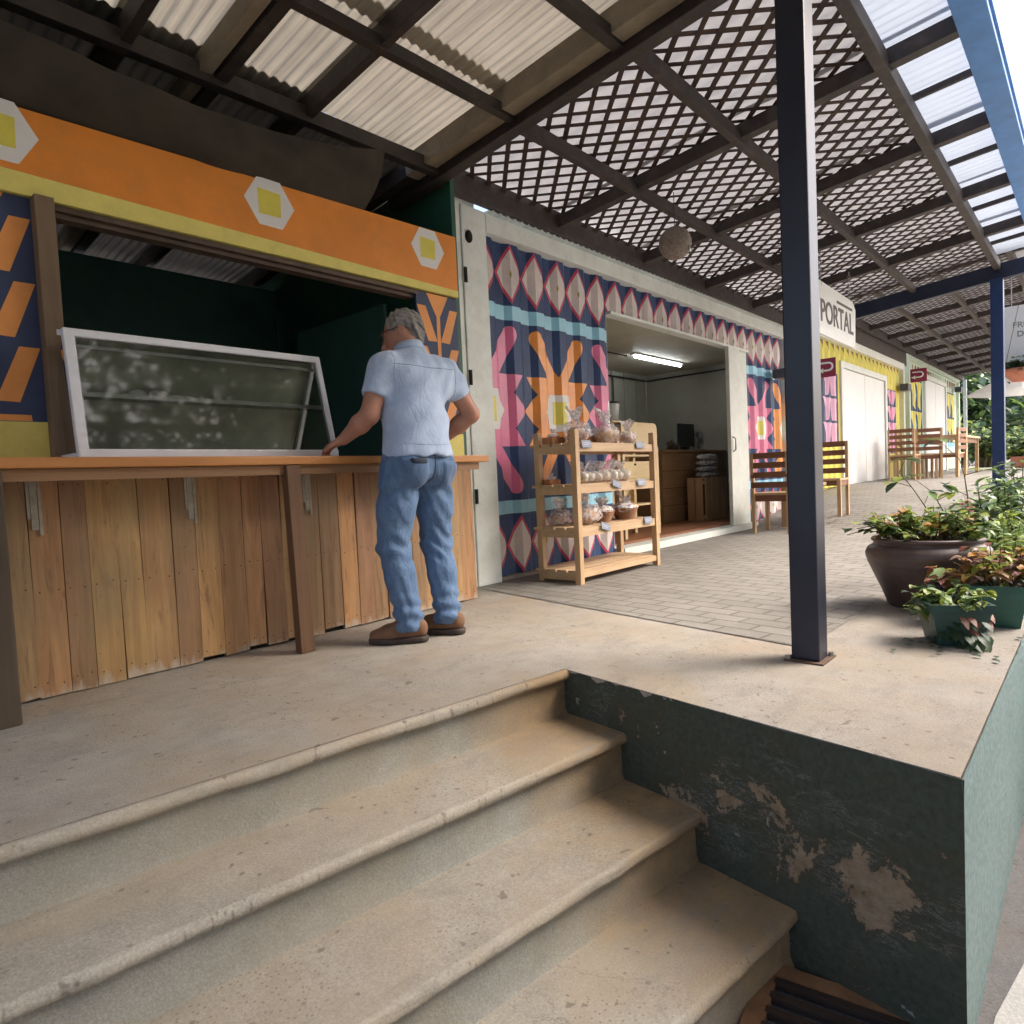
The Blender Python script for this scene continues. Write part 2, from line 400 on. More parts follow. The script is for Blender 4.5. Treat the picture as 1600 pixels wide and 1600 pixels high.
M_metal = paint('grey_metal', (.35, .35, .35), .4, .15, 10, .1); M_metal.node_tree.nodes['Principled BSDF'].inputs['Metallic'].default_value = .8
M_black = paint('black_plastic', (.015, .015, .017), .4, .2, 10, .05)
M_gap = paint('dark_gap', (.01, .008, .006), .9, .2, 10, 0)
M_wall = wood('plank_wood', (.21, .105, .042), (.47, .28, .13), 'Z', 1, .55)
def planks(name):
    m = wood(name, (.23, .125, .055), (.50, .32, .16), 'Z', 1, .6); t = m.node_tree; b = t.nodes['Principled BSDF']
    src = b.inputs['Base Color'].links[0].from_socket; v = coord(t)
    kn = noise(t, coord(t, (9, 9, 1.2)), 1.6, 4, .6, 2.2); cc = mix(t, ramp(t, kn, [(.56, (0, 0, 0)), (.66, (.5, .5, .5))]), src, (.13, .065, .03))
    ol = ramp(t, noise(t, coord(t, (2.2, 2.2, .9)), 1.7, 4, .6), [(.45, (0, 0, 0)), (.7, (.55, .55, .55))]); cc = mix(t, ol, cc, (.24, .19, .10))
    sp = t.nodes.new('ShaderNodeSeparateXYZ'); t.links.new(v, sp.inputs[0])
    e = math_(t, 'ADD', math_(t, 'MULTIPLY', sp.outputs['Z'], -4.5), noise(t, coord(t, (22, 22, 6)), 1.0, 5, .65)); cc = mix(t, ramp(t, e, [(.34, (0, 0, 0)), (.52, (.85, .85, .85))]), cc, (.42, .36, .29))
    d = ramp(t, noise(t, v, 45, 4, .7), [(.62, (0, 0, 0)), (.75, (.5, .5, .5))]); cc = mix(t, d, cc, (.08, .05, .03))
    t.links.new(cc, b.inputs['Base Color']); return m
M_wall = planks('weathered_plank_wood')
M_ctop = wood('counter_wood', (.42, .17, .045), (.60, .27, .08), 'X', 1, .45)
M_leg = wood('dark_leg_wood', (.09, .045, .022), (.19, .10, .05), 'Z', 1, .6)
M_rough = wood('rough_brown_wood', (.13, .085, .05), (.24, .165, .10), 'Z', .7, .7)
M_pine = wood('pine_wood', (.42, .26, .13), (.62, .43, .25), 'Z', 1, .5)
M_pinex = wood('pine_wood_along', (.44, .28, .15), (.64, .46, .28), 'X', 1, .5)
M_brownw = wood('brown_slat_wood', (.14, .055, .026), (.27, .12, .06), 'Y', 1, .5)
M_osb = wood('cabinet_wood', (.30, .16, .07), (.46, .28, .14), 'X', .5, .6)
M_floorw = wood('red_floor_wood', (.20, .075, .03), (.33, .14, .06), 'X', 1, .45)
M_roof0 = translucent('dirty_roof_sheet', (.40, .36, .28), .34, (30, .6, 1), .5)
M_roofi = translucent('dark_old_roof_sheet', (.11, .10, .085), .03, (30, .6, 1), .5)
M_roof1 = translucent('aged_roof_sheet', (.41, .365, .29), .30, (55, .8, 1), .55)
M_roof2 = translucent('pale_roof_sheet', (.42, .405, .395), .30, (3, 6, 1), .15)
M_roof3 = translucent('clear_roof_sheet', (.50, .55, .62), .32, (20, .6, 1), .12)
M_roofd = translucent('old_dim_roof_sheet', (.30, .30, .30), .25, (12, .6, 1), .4)

# ------------------------------------------------------------------ setting: ground, platform, pavers, pavement
def floor_z(x):
    pts = [(-99, 0), (7.8, 0), (9.3, .2), (12, .38), (17, .42), (400, .42)]
    for (a, za), (b, zb) in zip(pts, pts[1:]):
        if x <= b: return za+(zb-za)*(x-a)/(b-a)
    return .42
GZ = -.667
def sheet(name, poly, z, m, lab=None, kind='structure'):
    mb = MB(); mb.add([(x, y, z) for x, y in poly], [tuple(range(len(poly)))]); o = mb.build(name, m); tag(o, lab, None, None, kind); return o
M_asph = concrete('asphalt_gravel', (.16, .15, .145)); M_pale = concrete('pale_pavement', (.50, .48, .45), spots=False)
M_earth = paint('earth', (.12, .10, .06), .9, .3, 2, .3)
sheet('ground', [(-300, -300), (600, -300), (600, 300), (-300, 300)], GZ-.004, M_asph)
sheet('pavement', [(-3, -2.9), (1.2, -2.70), (1.94, -2.704), (2.2, -2.742), (3.2, -2.86), (40, -6), (40, -12), (-3, -12)], GZ+.002, M_pale)
# step lines: nosing k runs through (1.9, NY[k]) with slope SL
SL = -.135; NY = [-1.408, -1.684, -1.985, -2.292]; NZ = [0, -.167, -.334, -.50]
def nose(k, x): return NY[k]+SL*(x-1.9)
def wallx(y): return 1.96+(y+1.394)*(1.96-1.753)/(2.664-1.394)
XW = [wallx(NY[k]) for k in range(4)]
XL = -2.2
# platform: top sheet pieces with thickness (concrete apron + walkway), one structure mesh
def platform():
    mb = MB()
    xs = [XL, -1, 0, 1, wallx(nose(0, 1.95))]
    # left part behind the steps
    for a, b in zip(xs, xs[1:]):
        y0a, y0b = nose(0, a)+.03, nose(0, b)+.03
        mb.prism([(a, y0a), (b, y0b), (b, 3.2), (a, 3.2)], GZ-.3, 0)
    x0 = xs[-1]; y0 = nose(0, x0)+.03
    wb = wallx(-2.664)
    mb.prism([(x0, y0), (wb, -2.664), (7.8, -2.664), (7.8, 3.2), (x0, 3.2)], GZ-.3, 0)
    prev = 7.8
    for b in (9.3, 12, 17, 60):
        za, zb = floor_z(prev), floor_z(b)
        vs = [(prev, -2.664, GZ-.3), (b, -2.664, GZ-.3), (b, 3.2, GZ-.3), (prev, 3.2, GZ-.3), (prev, -2.664, za), (b, -2.664, zb), (b, 3.2, zb), (prev, 3.2, za)]
        mb.add(vs, [(0, 3, 2, 1), (4, 5, 6, 7), (0, 1, 5, 4), (1, 2, 6, 5), (2, 3, 7, 6), (3, 0, 4, 7)]); prev = b
    tag(mb.build('pavement', M_conc), None, None, None, 'structure')
platform()
def paving():
    mb = MB(); y0 = -2.03
    lx = lambda y: 3.10+(y-0.02)*(3.10-2.69)/2.05
    z = .004
    mb.add([(lx(y0), y0, z), (7.8, y0, z), (7.8, .315, z), (lx(.315), .315, z)], [(0, 1, 2, 3)])
    prev = 7.8
    for b in (9.3, 12, 17, 60):
        za, zb = floor_z(prev)+z, floor_z(b)+z
        mb.add([(prev, y0, za), (b, y0, zb), (b, .315, zb), (prev, .315, za)], [(0, 1, 2, 3)]); prev = b
    tag(mb.build('path', M_paver), None, None, None, 'structure')
paving()

def steps():
    root = empty('concrete_steps', (1.0, -1.9, GZ), 'worn concrete steps with rounded lips climbing to the platform beside the dark green wall', 'steps')
    for k in range(4):
        mb = MB()
        r = .017; ov = .028; lip = .038
        # profile (distance outwards from riser plane, z)
        prof = [(-.36 if k else .0048, NZ[k])]
        n = 7
        for i in range(n+1):
            a = math.pi/2-math.pi*i/n
            prof.append((ov-lip/2*.8+lip/2*math.cos(a)*.8, NZ[k]-lip/2+lip/2*math.sin(a)))
        zb = (NZ[k+1] if k < 3 else GZ)
        prof += [(0.004, NZ[k]-lip), (0, NZ[k]-lip-.012), (0.002, zb+.02), (.012, zb-.001)]
        if k == 0: pass
        NX = 90
        rows = []
        for i in range(NX+1):
            x = XL+(XW[k]+.004-XL)*i/NX
            y = nose(k, x)+ov
            row = []
            for j, (dd, z) in enumerate(prof):
                wob = (mnoise.noise(Vector((x*5, k*7.3, j*.35)))*.004+mnoise.noise(Vector((x*19, k*3.3, j*.8)))*.005+min(0, mnoise.noise(Vector((x*8, k*4.4, 0)))+.42)*.03) if 1 <= j <= n+1 else mnoise.noise(Vector((x*1.7, k*7.3, j*2)))*.004 if j > n+1 else 0
                zz = z+(mnoise.noise(Vector((x*3.1, k*5.1, 0)))*.004 if 1 <= j <= n+1 else 0)
                if j == 1: zz = z
                xx = x
                if i == NX: xx = wallx(y-dd)+.02
                row.append((xx, y-dd+wob, zz))
            rows.append(row)
        vs = [p for r_ in rows for p in r_]; m = len(prof); fs = []; mi = []
        for i in range(NX):
            for j in range(m-1):
                mb.add([rows[i][j], rows[i+1][j], rows[i+1][j+1], rows[i][j+1]], [(0, 1, 2, 3)], 0 if j < 1 else (1 if j <= n-1 else 2), True)
        me = part(mb, 'step', [M_step, M_edge, M_riser], root)
        bm = bmesh.new(); bm.from_mesh(me.data); bmesh.ops.remove_doubles(bm, verts=bm.verts[:], dist=.0003); bmesh.ops.recalc_face_normals(bm, faces=bm.faces[:])
        bm.to_mesh(me.data); bm.free()
steps()

def retaining():
    root = empty('retaining_wall', (1.8, -2.6, GZ), 'chipped dark green plaster wall at the end of the steps, pale green round the corner', 'wall')
    # dark face along the skewed side, light face along the front; 6 mm proud skins with a top edge of bare concrete
    a = Vector((wallx(nose(0, 1.95)+.03), nose(0, 1.95)+.03, 0)); b = Vector((wallx(-2.664), -2.664, 0))
    d = (b-a).normalized(); n = Vector((d.y, -d.x, 0)); n = n if n.x < 0 else -n
    def skin(p, q, nn, zt, z0, name, m, seg):
        mb = MB(); L = (q-p).length; dd = (q-p).normalized(); J = 14
        rows = []
        for i in range(seg+1):
            s = L*i/seg; row = []
            for j in range(J+1):
                z = z0+(zt-z0)*j/J
                o = .008+mnoise.noise(Vector((s*4, z*6, p.x*3)))*.004*max(0, min(1, s/.15, (L-s)/.15))
                if j == J: o = .004+mnoise.noise(Vector((s*14, 2, 0)))*.006*max(0, min(1, s/.15, (L-s)/.15))
                q_ = p+dd*s+nn*o; row.append((q_.x, q_.y, z+(mnoise.noise(Vector((s*9, 5, 0)))*.004 if j == J else 0)))
            rows.append(row)
        for i in range(seg):
            for j in range(J): mb.add([rows[i][j], rows[i+1][j], rows[i+1][j+1], rows[i][j+1]], [(0, 1, 2, 3)], 0, True)
        o = part(mb, name, m, root)
        bm = bmesh.new(); bm.from_mesh(o.data); bmesh.ops.remove_doubles(bm, verts=bm.verts[:], dist=.0003); bmesh.ops.recalc_face_normals(bm, faces=bm.faces[:])
        bm.to_mesh(o.data); bm.free()
    t_ = (-.008-n.y*.008)/d.y; bx = b.x+n.x*.008+d.x*t_
    skin(a, b+d*t_, n, -.002, GZ-.05, 'dark_green_face', M_wgreen, 60)
    skin(Vector((bx, b.y, 0)), Vector((30, b.y, 0)), Vector((0, -1, 0)), -.002, GZ-.05, 'pale_green_face', M_lgreen, 400)
retaining()

def grate():
    root = empty('drain_grate', (1.7, -2.4, GZ), 'dark slatted drain grate with a rusty frame at the foot of the steps', 'grate')
    c = Vector((1.52, -2.50, GZ)); ax = Vector((.16, -.987, 0)); ay = Vector((.987, .16, 0))
    mb = MB()
    for i in range(9):
        p = c-ay*.22+ay*(i*.055)
        mb.bar(p-ax*.22+Vector((0, 0, .016)), p+ax*.3+Vector((0, 0, .016)), .022, .016)
    part(mb, 'slats', paint('dark_slat', (.035, .022, .016), .6, .3, 8, .2), root)
    mb = MB(); mr = paint('rusty_frame', (.22, .11, .05), .7, .3, 12, .3)
    for s in (-.26, .26): mb.bar(c+ay*s-ax*.24+Vector((0, 0, .012)), c+ay*s+ax*.32+Vector((0, 0, .012)), .05, .022)
    for s in (-.24, .32): mb.bar(c+ax*s-ay*.235+Vector((0, 0, .012)), c+ax*s+ay*.235+Vector((0, 0, .012)), .05, .022)
    part(mb, 'frame', mr, root)
grate()

# ------------------------------------------------------------------ roofs
def pl(y): return 2.6515-.1*y
def corr(mb, x0, x1, y0, y1, dz, per=.076, amp=.009, th=0, ny=2, seg=8, sag=0, slope=True, z0=None):
    n = max(2, int((x1-x0)/per*seg)); rows = []
    for i in range(n+1):
        x = x0+(x1-x0)*i/n; h = amp*math.sin(2*math.pi*x/per)
        rows.append([(x, y0+(y1-y0)*j/ny, (pl(y0+(y1-y0)*j/ny) if z0 is None else z0)+dz+h+sag*mnoise.noise(Vector((x*1.3, j*2.1, 0)))) for j in range(ny+1)])
    b = len(mb.v); vs = [p for r in rows for p in r]; m = ny+1
    mb.add(vs, [(i*m+j, (i+1)*m+j, (i+1)*m+j+1, i*m+j+1) for i in range(n) for j in range(ny)], None, True)

def stall_roof():
    root = empty('stall_roof', (1.4, 0, 2.6), 'corrugated beige sheets on dark beams over the snack stall and steps', 'roof')
    bays = [(-2.3, -.55), (-.55, .17), (.17, .65), (.65, 1.12), (1.12, 1.53), (1.53, 1.99), (1.99, 2.86)]
    k = 0
    for a, b in bays:
        for y0, y1 in ((-4.3, -2.3), (-2.40, -.45), (-.55, .25), (.15, 3.2)):  # outermost sheet row is out of view, added to shade steps and left side
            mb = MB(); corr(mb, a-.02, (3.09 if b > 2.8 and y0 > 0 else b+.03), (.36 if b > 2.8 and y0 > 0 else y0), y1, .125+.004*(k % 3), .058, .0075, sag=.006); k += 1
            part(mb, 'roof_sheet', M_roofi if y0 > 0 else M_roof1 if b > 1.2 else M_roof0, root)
    def raf(x, wd, m, y0=-4.25, y1=3.1, h=.10, nm='rafter', off=0):
        mb = MB(); mb.bar((x, y0, pl(y0)+h/2+off), (x, y1, pl(y1)+h/2+off), wd, h, bev=.004); part(mb, nm, m, root)
    for x, wd, m in ((-.5, .06, M_dbeam), (.2, .07, M_dbeam), (.70, .05, M_dbeam), (1.135, .045, M_dbeam), (1.535, .06, M_dbeam), (1.99, .045, M_dbeam)): raf(x, wd, m)
    raf(1.465, .055, M_tanbeam, h=.09, off=.01)
    # big doubled ridge beam between stall and walkway
    raf(2.80, .10, M_tanbeam, y0=-4.25, y1=.3, h=.12, nm='main_beam', off=.0)
    raf(2.90, .085, M_dbeam, y0=-4.25, y1=.62, h=.17, nm='main_beam', off=-.05)
    raf(2.80, .08, M_dbeam, y0=.3, y1=3.1, h=.10)
    for y, wd, h in ((-4.15, .06, .06), (-3.2, .06, .06), (-2.3, .06, .06), (-1.16, .06, .06), (-.47, .05, .06), (.17, .06, .08), (1.0, .06, .08), (1.8, .06, .08), (2.6, .06, .08)):
        mb = MB()
        dy = -.10 if y < .5 else 0
        mb.bar((-2.3, y+.16*.6, pl(y)+.015), (2.86, y+dy*.2, pl(y)+.015), wd, h, bev=.003)
        part(mb, 'purlin', M_dbeam, root)
stall_roof()

def lattice(mb, x0, x1, y0, y1, zf, sp=.113, wd=.031):
    """two crossed layers of slats at 45 degrees clipped to the rectangle"""
    for layer, sg in ((0, 1), (1, -1)):
        k0 = int(math.floor((x0-sg*y1 if sg > 0 else x0+y0)/ (sp*math.sqrt(2))))-1
        k1 = int(math.ceil((x1-y0 if sg > 0 else x1+y1)/(sp*math.sqrt(2))))+1
        for k in range(k0, k1+1):
            c = k*sp*math.sqrt(2)+.03*layer
            # line x - sg*y = c ; clip by y
            ya, yb = y0, y1
            xa, xb = c+sg*ya, c+sg*yb
            if sg > 0:
                if xa < x0: ya = x0-c; xa = x0
                if xb > x1: yb = x1-c; xb = x1
            else:
                if xa > x1: ya = c-x1; xa = x1
                if xb < x0: yb = c-x0; xb = x0
            if yb-ya < .03: continue
            jit = rnd.uniform(-.004, .004)
            dz = .006*layer
            mb.bar((xa+jit, ya, zf(ya)+dz), (xb+jit+(rnd.uniform(-.014, .014) if yb-ya > .4 else 0), yb, zf(yb)+dz), wd*rnd.uniform(.9, 1.08), .005)

def walkway_roof(x0, x1, dz, rafters, root, sheet_m, led=.17, lat_end=-2.03, purl=(-.48, -1.22), light=True):
    P = lambda y: pl(y)+dz
    bounds = [x0]+list(rafters)+[x1]
    for a, b in zip(bounds, bounds[1:]):
        mb = MB(); lattice(mb, a+.01, b-.01, lat_end, .24, lambda y: P(y)+.085); part(mb, 'lattice_panel', M_lat, root)
    for i, (a, b) in enumerate(zip(bounds, bounds[1:])):
        mb = MB()
        n = int((b-a)/.02); 
        corr(mb, a-.03, b+.03, lat_end+.05, .28, dz+.15+.004*(i % 2), .12, .007, ny=6, sag=.03); part(mb, 'roof_sheet', sheet_m, root)
        mb = MB(); corr(mb, a-.03, b+.03, -2.36, lat_end+.02, dz+.14+.004*(i % 2), .076, .0095, ny=2); part(mb, 'eave_sheet', M_roof3 if light else sheet_m, root)
    for x in rafters:
        mb = MB(); mb.bar((x, -2.364, P(-2.34)+.035), (x, .26, P(.26)+.035), .075, .09, bev=.004); part(mb, 'rafter', M_dbeamc, root)
    if light:
        for a, b in zip(bounds, bounds[1:]):
            xm = (a+b)/2+.05; mb = MB(); mb.bar((xm, -2.364, P(-2.34)+.10), (xm, -2.0, P(-2.0)+.10), .03, .035); part(mb, 'eave_batten', M_dbeamc, root)
    for y in purl:
        mb = MB(); mb.bar((x0, y, P(y)+.0), (x1, y, P(y)+.0), .05, .075, bev=.003); part(mb, 'purlin', M_dbeamc, root)
    mb = MB(); mb.bar((x0, -2.03, P(-2.03)-.0), (x1, -2.03, P(-2.03)-.0), .06, .09, bev=.004); part(mb, 'post_beam', M_dbeamc, root)
    mb = MB(); mb.bar((x0, .215, P(.235)+.12-led/2), (x1, .215, P(.235)+.12-led/2), .05, led, bev=.004); part(mb, 'wall_ledger', M_dbeamc, root)
    mb = MB(); mb.bar((x0-.02, -2.435, P(-2.38)+.045), (x1, -2.435, P(-2.38)+.045), .14, .13, bev=.006); mb.bar((x0-.02, -2.512, P(-2.38)+.075), (x1, -2.512, P(-2.38)+.075), .012, .12); part(mb, 'eave_beam', M_blue, root)
r1 = empty('walkway_roof', (6, -1, 2.8), 'walkway roof with brown diagonal lattice under pale sheets and a blue eave board', 'roof')
walkway_roof(2.95, 9.3, 0, (4.18, 5.44, 6.70, 7.96), r1, M_roof2)
mb = MB(); mb.bar((9.36, -2.40, 2.83), (9.36, .3, 2.83-.27), .10, .17, bev=.005); part(mb, 'cross_beam', paint('navy_beam_paint', (.012, .02, .05), .45, .3, 5, .1), r1)
mb = MB(); mb.bar((2.87, -2.40, pl(-2.4)+.03), (2.87, -2.36, pl(-2.4)+.03), .3, .19); 
r2 = empty('walkway_roof', (16, -1, 3.2), 'farther walkway roof with dim bluish lattice beyond the second post', 'roof')
walkway_roof(9.45, 24, .46, (10.7, 12.0, 13.3, 14.6, 15.9, 17.2, 18.5, 19.8, 21.1, 22.4), r2, M_roofd, led=.16, light=False)
mb = MB(); mb.box(9.42, 16.6, .27, .30, 2.79, 3.16); part(mb, 'infill_board', M_dbeamc, r2)

def post(x, y, z0, z1, label, m, wd=.10):
    root = empty('steel_post', (x, y, z0), label, 'post', 'posts holding up the walkway roof')
    mb = MB(); mb.box(x-wd/2, x+wd/2, y-wd/2, y+wd/2, z0+.006, z1, .006); part(mb, 'shaft', m, root)
    mb = MB(); mb.box(x-wd*.75, x+wd*.8, y-wd*.7, y+wd*.7, z0, z0+.006); part(mb, 'base_plate', paint('rusty_plate', (.12, .07, .045), .7, .3, 20, .3), root)
    for sx in (-1, 1):
        mb = MB(); mb.lathe([(0, .014), (.009, .014), (.010, .006), (.010, 0)], (x+sx*wd*.62, y-sx*wd*.58, z0+.006), 6, smooth=False); part(mb, 'bolt', M_metal, root)
post(2.555, -2.085, 0, pl(-2.08)-.0, 'nearest blue-black square steel post standing on the bare concrete corner', M_post)
post(9.36, -2.02, .2, 2.72, 'bluish square steel post beyond the potted plants under the cross beam', M_postb, .12)
for i, (x, y) in enumerate(((17.2, -2.03), (24, -2.03), (24.2, .2))):
    post(x, y, .42, 3.1, ['slim grey post halfway down the far walkway', 'slim grey post at the outer end of the far walkway', 'slim grey post at the end of the pale green container'][i], paint('pale_grey_post', (.4, .42, .45), .5, .1, 5, .05), .09)

# ------------------------------------------------------------------ snack stall
def stall():
    root = empty('snack_stall', (1.6, 0, 0), 'snack stall with plank front, wooden counter and orange and yellow painted fascia', 'stall')
    # plank wall
    mb = MB(); x = -.6; r = random.Random(3)
    while x < 2.84:
        wd = r.choice((.085, .095, .10, .11, .12)); x1 = min(x+wd, 2.875)
        k = r.random(); 
        t = r.choice([(1.15, 1.05, .95), (.95, .9, .85), (.7, .62, .6), (1.25, 1.15, .9), (1.0, .88, .78), (.82, .8, .82), (1.3, 1.05, .72), (1.1, .95, .95), (.62, .5, .5)])
        mb.t = tuple((.3+.7*c)*r.uniform(.95, 1.05) for c in t)
        lean = r.uniform(-.004, .004); gap = .001 if r.random() < .8 else .003
        zb = .006 + (r.uniform(0, .02) if r.random() < .4 else 0); off = r.uniform(0, .006)
        vs = [(x+gap+lean, -.022-off, zb), (x1-gap+lean, -.022-off, zb+r.uniform(-.004, .006)), (x1-gap-lean, -.022-off, .832), (x+gap-lean, -.022-off, .832),
              (x+gap+lean, .0, zb), (x1-gap+lean, .0, zb), (x1-gap-lean, .0, .832), (x+gap-lean, .0, .832)]
        mb.add(vs, [(0, 1, 2, 3), (5, 4, 7, 6), (4, 0, 3, 7), (1, 5, 6, 2), (3, 2, 6, 7), (4, 5, 1, 0)]); x = x1
    mb.cur = 1; mb.t = (1, 1, 1)
    for f0 in range(0, len(mb.v), 8):
        x0_, x1_ = mb.v[f0][0], mb.v[f0+1][0]; yy = mb.v[f0][1]
        for z in (.055, .40, .79):
            for xx in (x0_+.02, x1_-.02): mb.ball((xx+r.uniform(-.004, .004), yy, z+r.uniform(-.01, .01)), .0032, 1)
    part(mb, 'plank_front', [M_wall, paint('nail_rust', (.06, .04, .03), .6, .2, 9, 0)], root)
    mb = MB(); mb.box(-.6, 2.875, .004, .03, 0, .83); part(mb, 'plank_backing', M_gap, root)
    # counter top
    mb = MB(); mb.box(-.6, 2.76, -.285, .40, .832, .869, .006); ct = part(mb, 'counter_top', M_ctop, root)
    mb = MB(); mb.box(-.6, 2.70, -.26, -.235, .79, .829); part(mb, 'counter_batten', wood('batten_wood', (.20, .10, .04), (.34, .19, .09), 'X'), root)
    for x0, x1, y0, y1, tl in ((1.512, 1.577, -.285, -.235, .012),):
        mb = MB(); Mx = Matrix.Translation(((x0+x1)/2, 0, 0)) @ Matrix.Rotation(R(-1.2), 4, 'Y') @ Matrix.Translation((-(x0+x1)/2, 0, 0))
        mb.box(x0, x1, y0, y1, 0.002, .829, .003, Mx); part(mb, 'counter_leg', M_leg, root)
    mb = MB(); mb.box(.34, .505, -.285, -.16, 0, .832, .006); part(mb, 'corner_post', wood('dark_corner_wood', (.045, .032, .02), (.11, .08, .05), 'Z', .6, .75), root)
    # folding brackets
    for x in (.62, 1.17, 1.72, 2.32):
        mb = MB(); w_ = .012
        for dx in (0, .035):
            mb.bar((x+dx, -.026, .815), (x+dx, -.026-.004, .66 if dx == 0 else .60), .010, .006)
            mb.bar((x+dx, -.03, .815), (x+dx, -.16, .826), .010, .006)
        mb.bar((x+.017, -.03, .62), (x+.017, -.03, .82), .022, .004)
        part(mb, 'bracket', paint('old_bracket', (.36, .33, .26), .5, .25, 20, .2), root)
    # window frame posts and back
    mb = MB(); mb.box(.735, .80, .06, .13, .869, 1.87, .004); part(mb, 'window_post', M_rough, root)
    # fascia board with painted figures
    mb = MB()
    xl, xr = -.6, 2.955
    zt = lambda x: 2.175+(x-.1)*.0245; zm = lambda x: 1.962-(x-.1)*.017; zb = lambda x: 1.868+.002*x
    mb.wprism([(xl, zm(xl)), (xr, zm(xr)), (xr, zt(xr)), (xl, zt(xl))], .10, .13, 0)
    mb.wprism([(xl, zb(xl)), (xr, zb(xr)), (xr, zm(xr)-.0006), (xl, zm(xl)-.0006)], .098, .128, 1)
    def hexa(cx, cz, s=1):
        w1, w2, h = .13*s, .06*s, .112*s
        mb.wprism([(cx-w1, cz), (cx-w2, cz-h), (cx+w2, cz-h), (cx+w1, cz+.0), (cx+w2, cz+h), (cx-w2, cz+h)], .0988, .0996, 2)
        a = .058*s; mb.wprism([(cx-a, cz-.06), (cx+a*.95, cz-.058), (cx+a, cz+.055), (cx-a*1.05, cz+.06)], .0978, .0986, 3)
    for cx, cz in ((-.46, 2.07), (.645, 2.09), (1.712, 2.112), (2.722, 2.124)): hexa(cx, cz)
    part(mb, 'fascia_board', [M_orange, M_yel, M_white, M_yel2], root)
    # header strips under fascia (corrugated sheet edge)
    mb = MB(); mb.box(.80, 2.64, .115, .16, 1.845, 1.866); mb.box(.80, 2.64, .14, .2, 1.825, 1.843)
    part(mb, 'header_strip', paint('header_brown', (.10, .065, .045), .6, .3, 12, .2), root)
    # painted side panels
    def vpanel(x0, x1, name, cx, half):
        mb = MB(); y = .118
        mb.box(x0, x1, y, y+.02, 1.025, 1.866, mi=0)
        mb.box(x0, x1+.005 if x1 < 1 else x1, y-.004, y+.02, .871, 1.0245, mi=1)
        yy0, yy1 = y-.0014, y-.0005
        def P(pts, mi=2): mb.wprism([(max(x0+.001, min(x1-.001, a)), b) for a, b in pts], yy0, yy1, mi)
        # inverted triangle with stem then pairs of slanted bars
        P([(cx-.087, 1.865), (cx+.087, 1.865), (cx+.018, 1.738), (cx-.018, 1.738)])
        P([(cx-.014, 1.7375), (cx+.014, 1.7375), (cx+.014, 1.034), (cx-.014, 1.034)])
        z = 1.787
        while z > 1.15:
            for s in (-1, 1):
                pts = [(cx+s*.165, z), (cx+s*.098, z), (cx+s*.0145, z-.205), (cx+s*.088, z-.208)]
                P(pts if s > 0 else pts[::-1])
            z -= .241
        P([(x0+.004, 1.027), (x1-.05, 1.027), (x1-.052, 1.05), (x0+.004, 1.052)])
        part(mb, name, [M_navyf, M_yel, M_peach], root)
    vpanel(.38, .738, 'painted_panel', .566, .17)
    vpanel(2.625, 2.955, 'painted_panel', 2.792, .17)
    # interior: back wall, side wall, floor shelf, ceiling shade
    mb = MB(); mb.box(-.6, 2.96, 2.3, 2.34, 0, 2.40); part(mb, 'back_wall', M_teal, root)
    mb = MB(); mb.prism([(0, .135), (0, 3.1), (pl(3.1)+.10, 3.1), (pl(.135)+.09, .135)], 2.965, 3.0, Matrix(((0, 0, 1, 0), (0, 1, 0, 0), (1, 0, 0, 0), (0, 0, 0, 1)))); part(mb, 'side_wall', M_green, root)
    mb = MB(); mb.box(-.64, -.6, .0, 2.3, 0, 2.45); part(mb, 'side_wall', M_teal, root)
    mb = MB(); mb.box(2.60, 2.625, .40, 1.4, 0, 1.84); part(mb, 'inner_partition', M_teal, root)
    mb = MB(); mb.box(-.6, 2.62, 1.9, 2.3, 0, .86); part(mb, 'back_bench', M_teal, root)
stall()

def tarp():
    # sagging dark cloth slung under the purlins above the fascia
    mb = MB(); NX, NY_ = 90, 14; rows = []
    key = [(-.6, 2.62), (.1, 2.53), (.40, 2.475), (.66, 2.435), (1.02, 2.405), (1.40, 2.392), (1.75, 2.415), (2.05, 2.46), (2.36, 2.545)]
    def ztop(x):
        for (a, za), (b, zb) in zip(key, key[1:]):
            if x <= b: return za+(zb-za)*(x-a)/(b-a)
        return key[-1][1]
    for i in range(NX+1):
        s = i/NX; x0 = -.6+2.96*s; row = []
        for j in range(NY_+1):
            q = j/NY_
            x = x0-.10*q*max(0, (s-.8)/.2)
            z = ztop(x0)*(1-q)+2.13*q
            y = .0+.23*q-.07*math.sin(math.pi*q)+.014*math.sin(x*9+q*6)*math.sin(math.pi*q)+.022*math.sin((x0-.3)*20*(1-.6*q)+q*5)*math.sin(math.pi*min(1, q+.12))*max(0, 1.1-s)
            row.append((x, y, z))
        rows.append(row)
    for i in range(NX):
        for j in range(NY_): mb.add([rows[i][j], rows[i+1][j], rows[i+1][j+1], rows[i][j+1]], [(0, 1, 2, 3)], 0, True)
    o = mb.build('shade_cloth', paint('shade_fabric', (.045, .037, .026), .9, .4, 3, .2), normals=False)
    bm = bmesh.new(); bm.from_mesh(o.data); bmesh.ops.remove_doubles(bm, verts=bm.verts[:], dist=.0005); bm.to_mesh(o.data); bm.free()
    tag(o, 'dark sagging shade cloth hung above the orange fascia', 'cloth')
tarp()

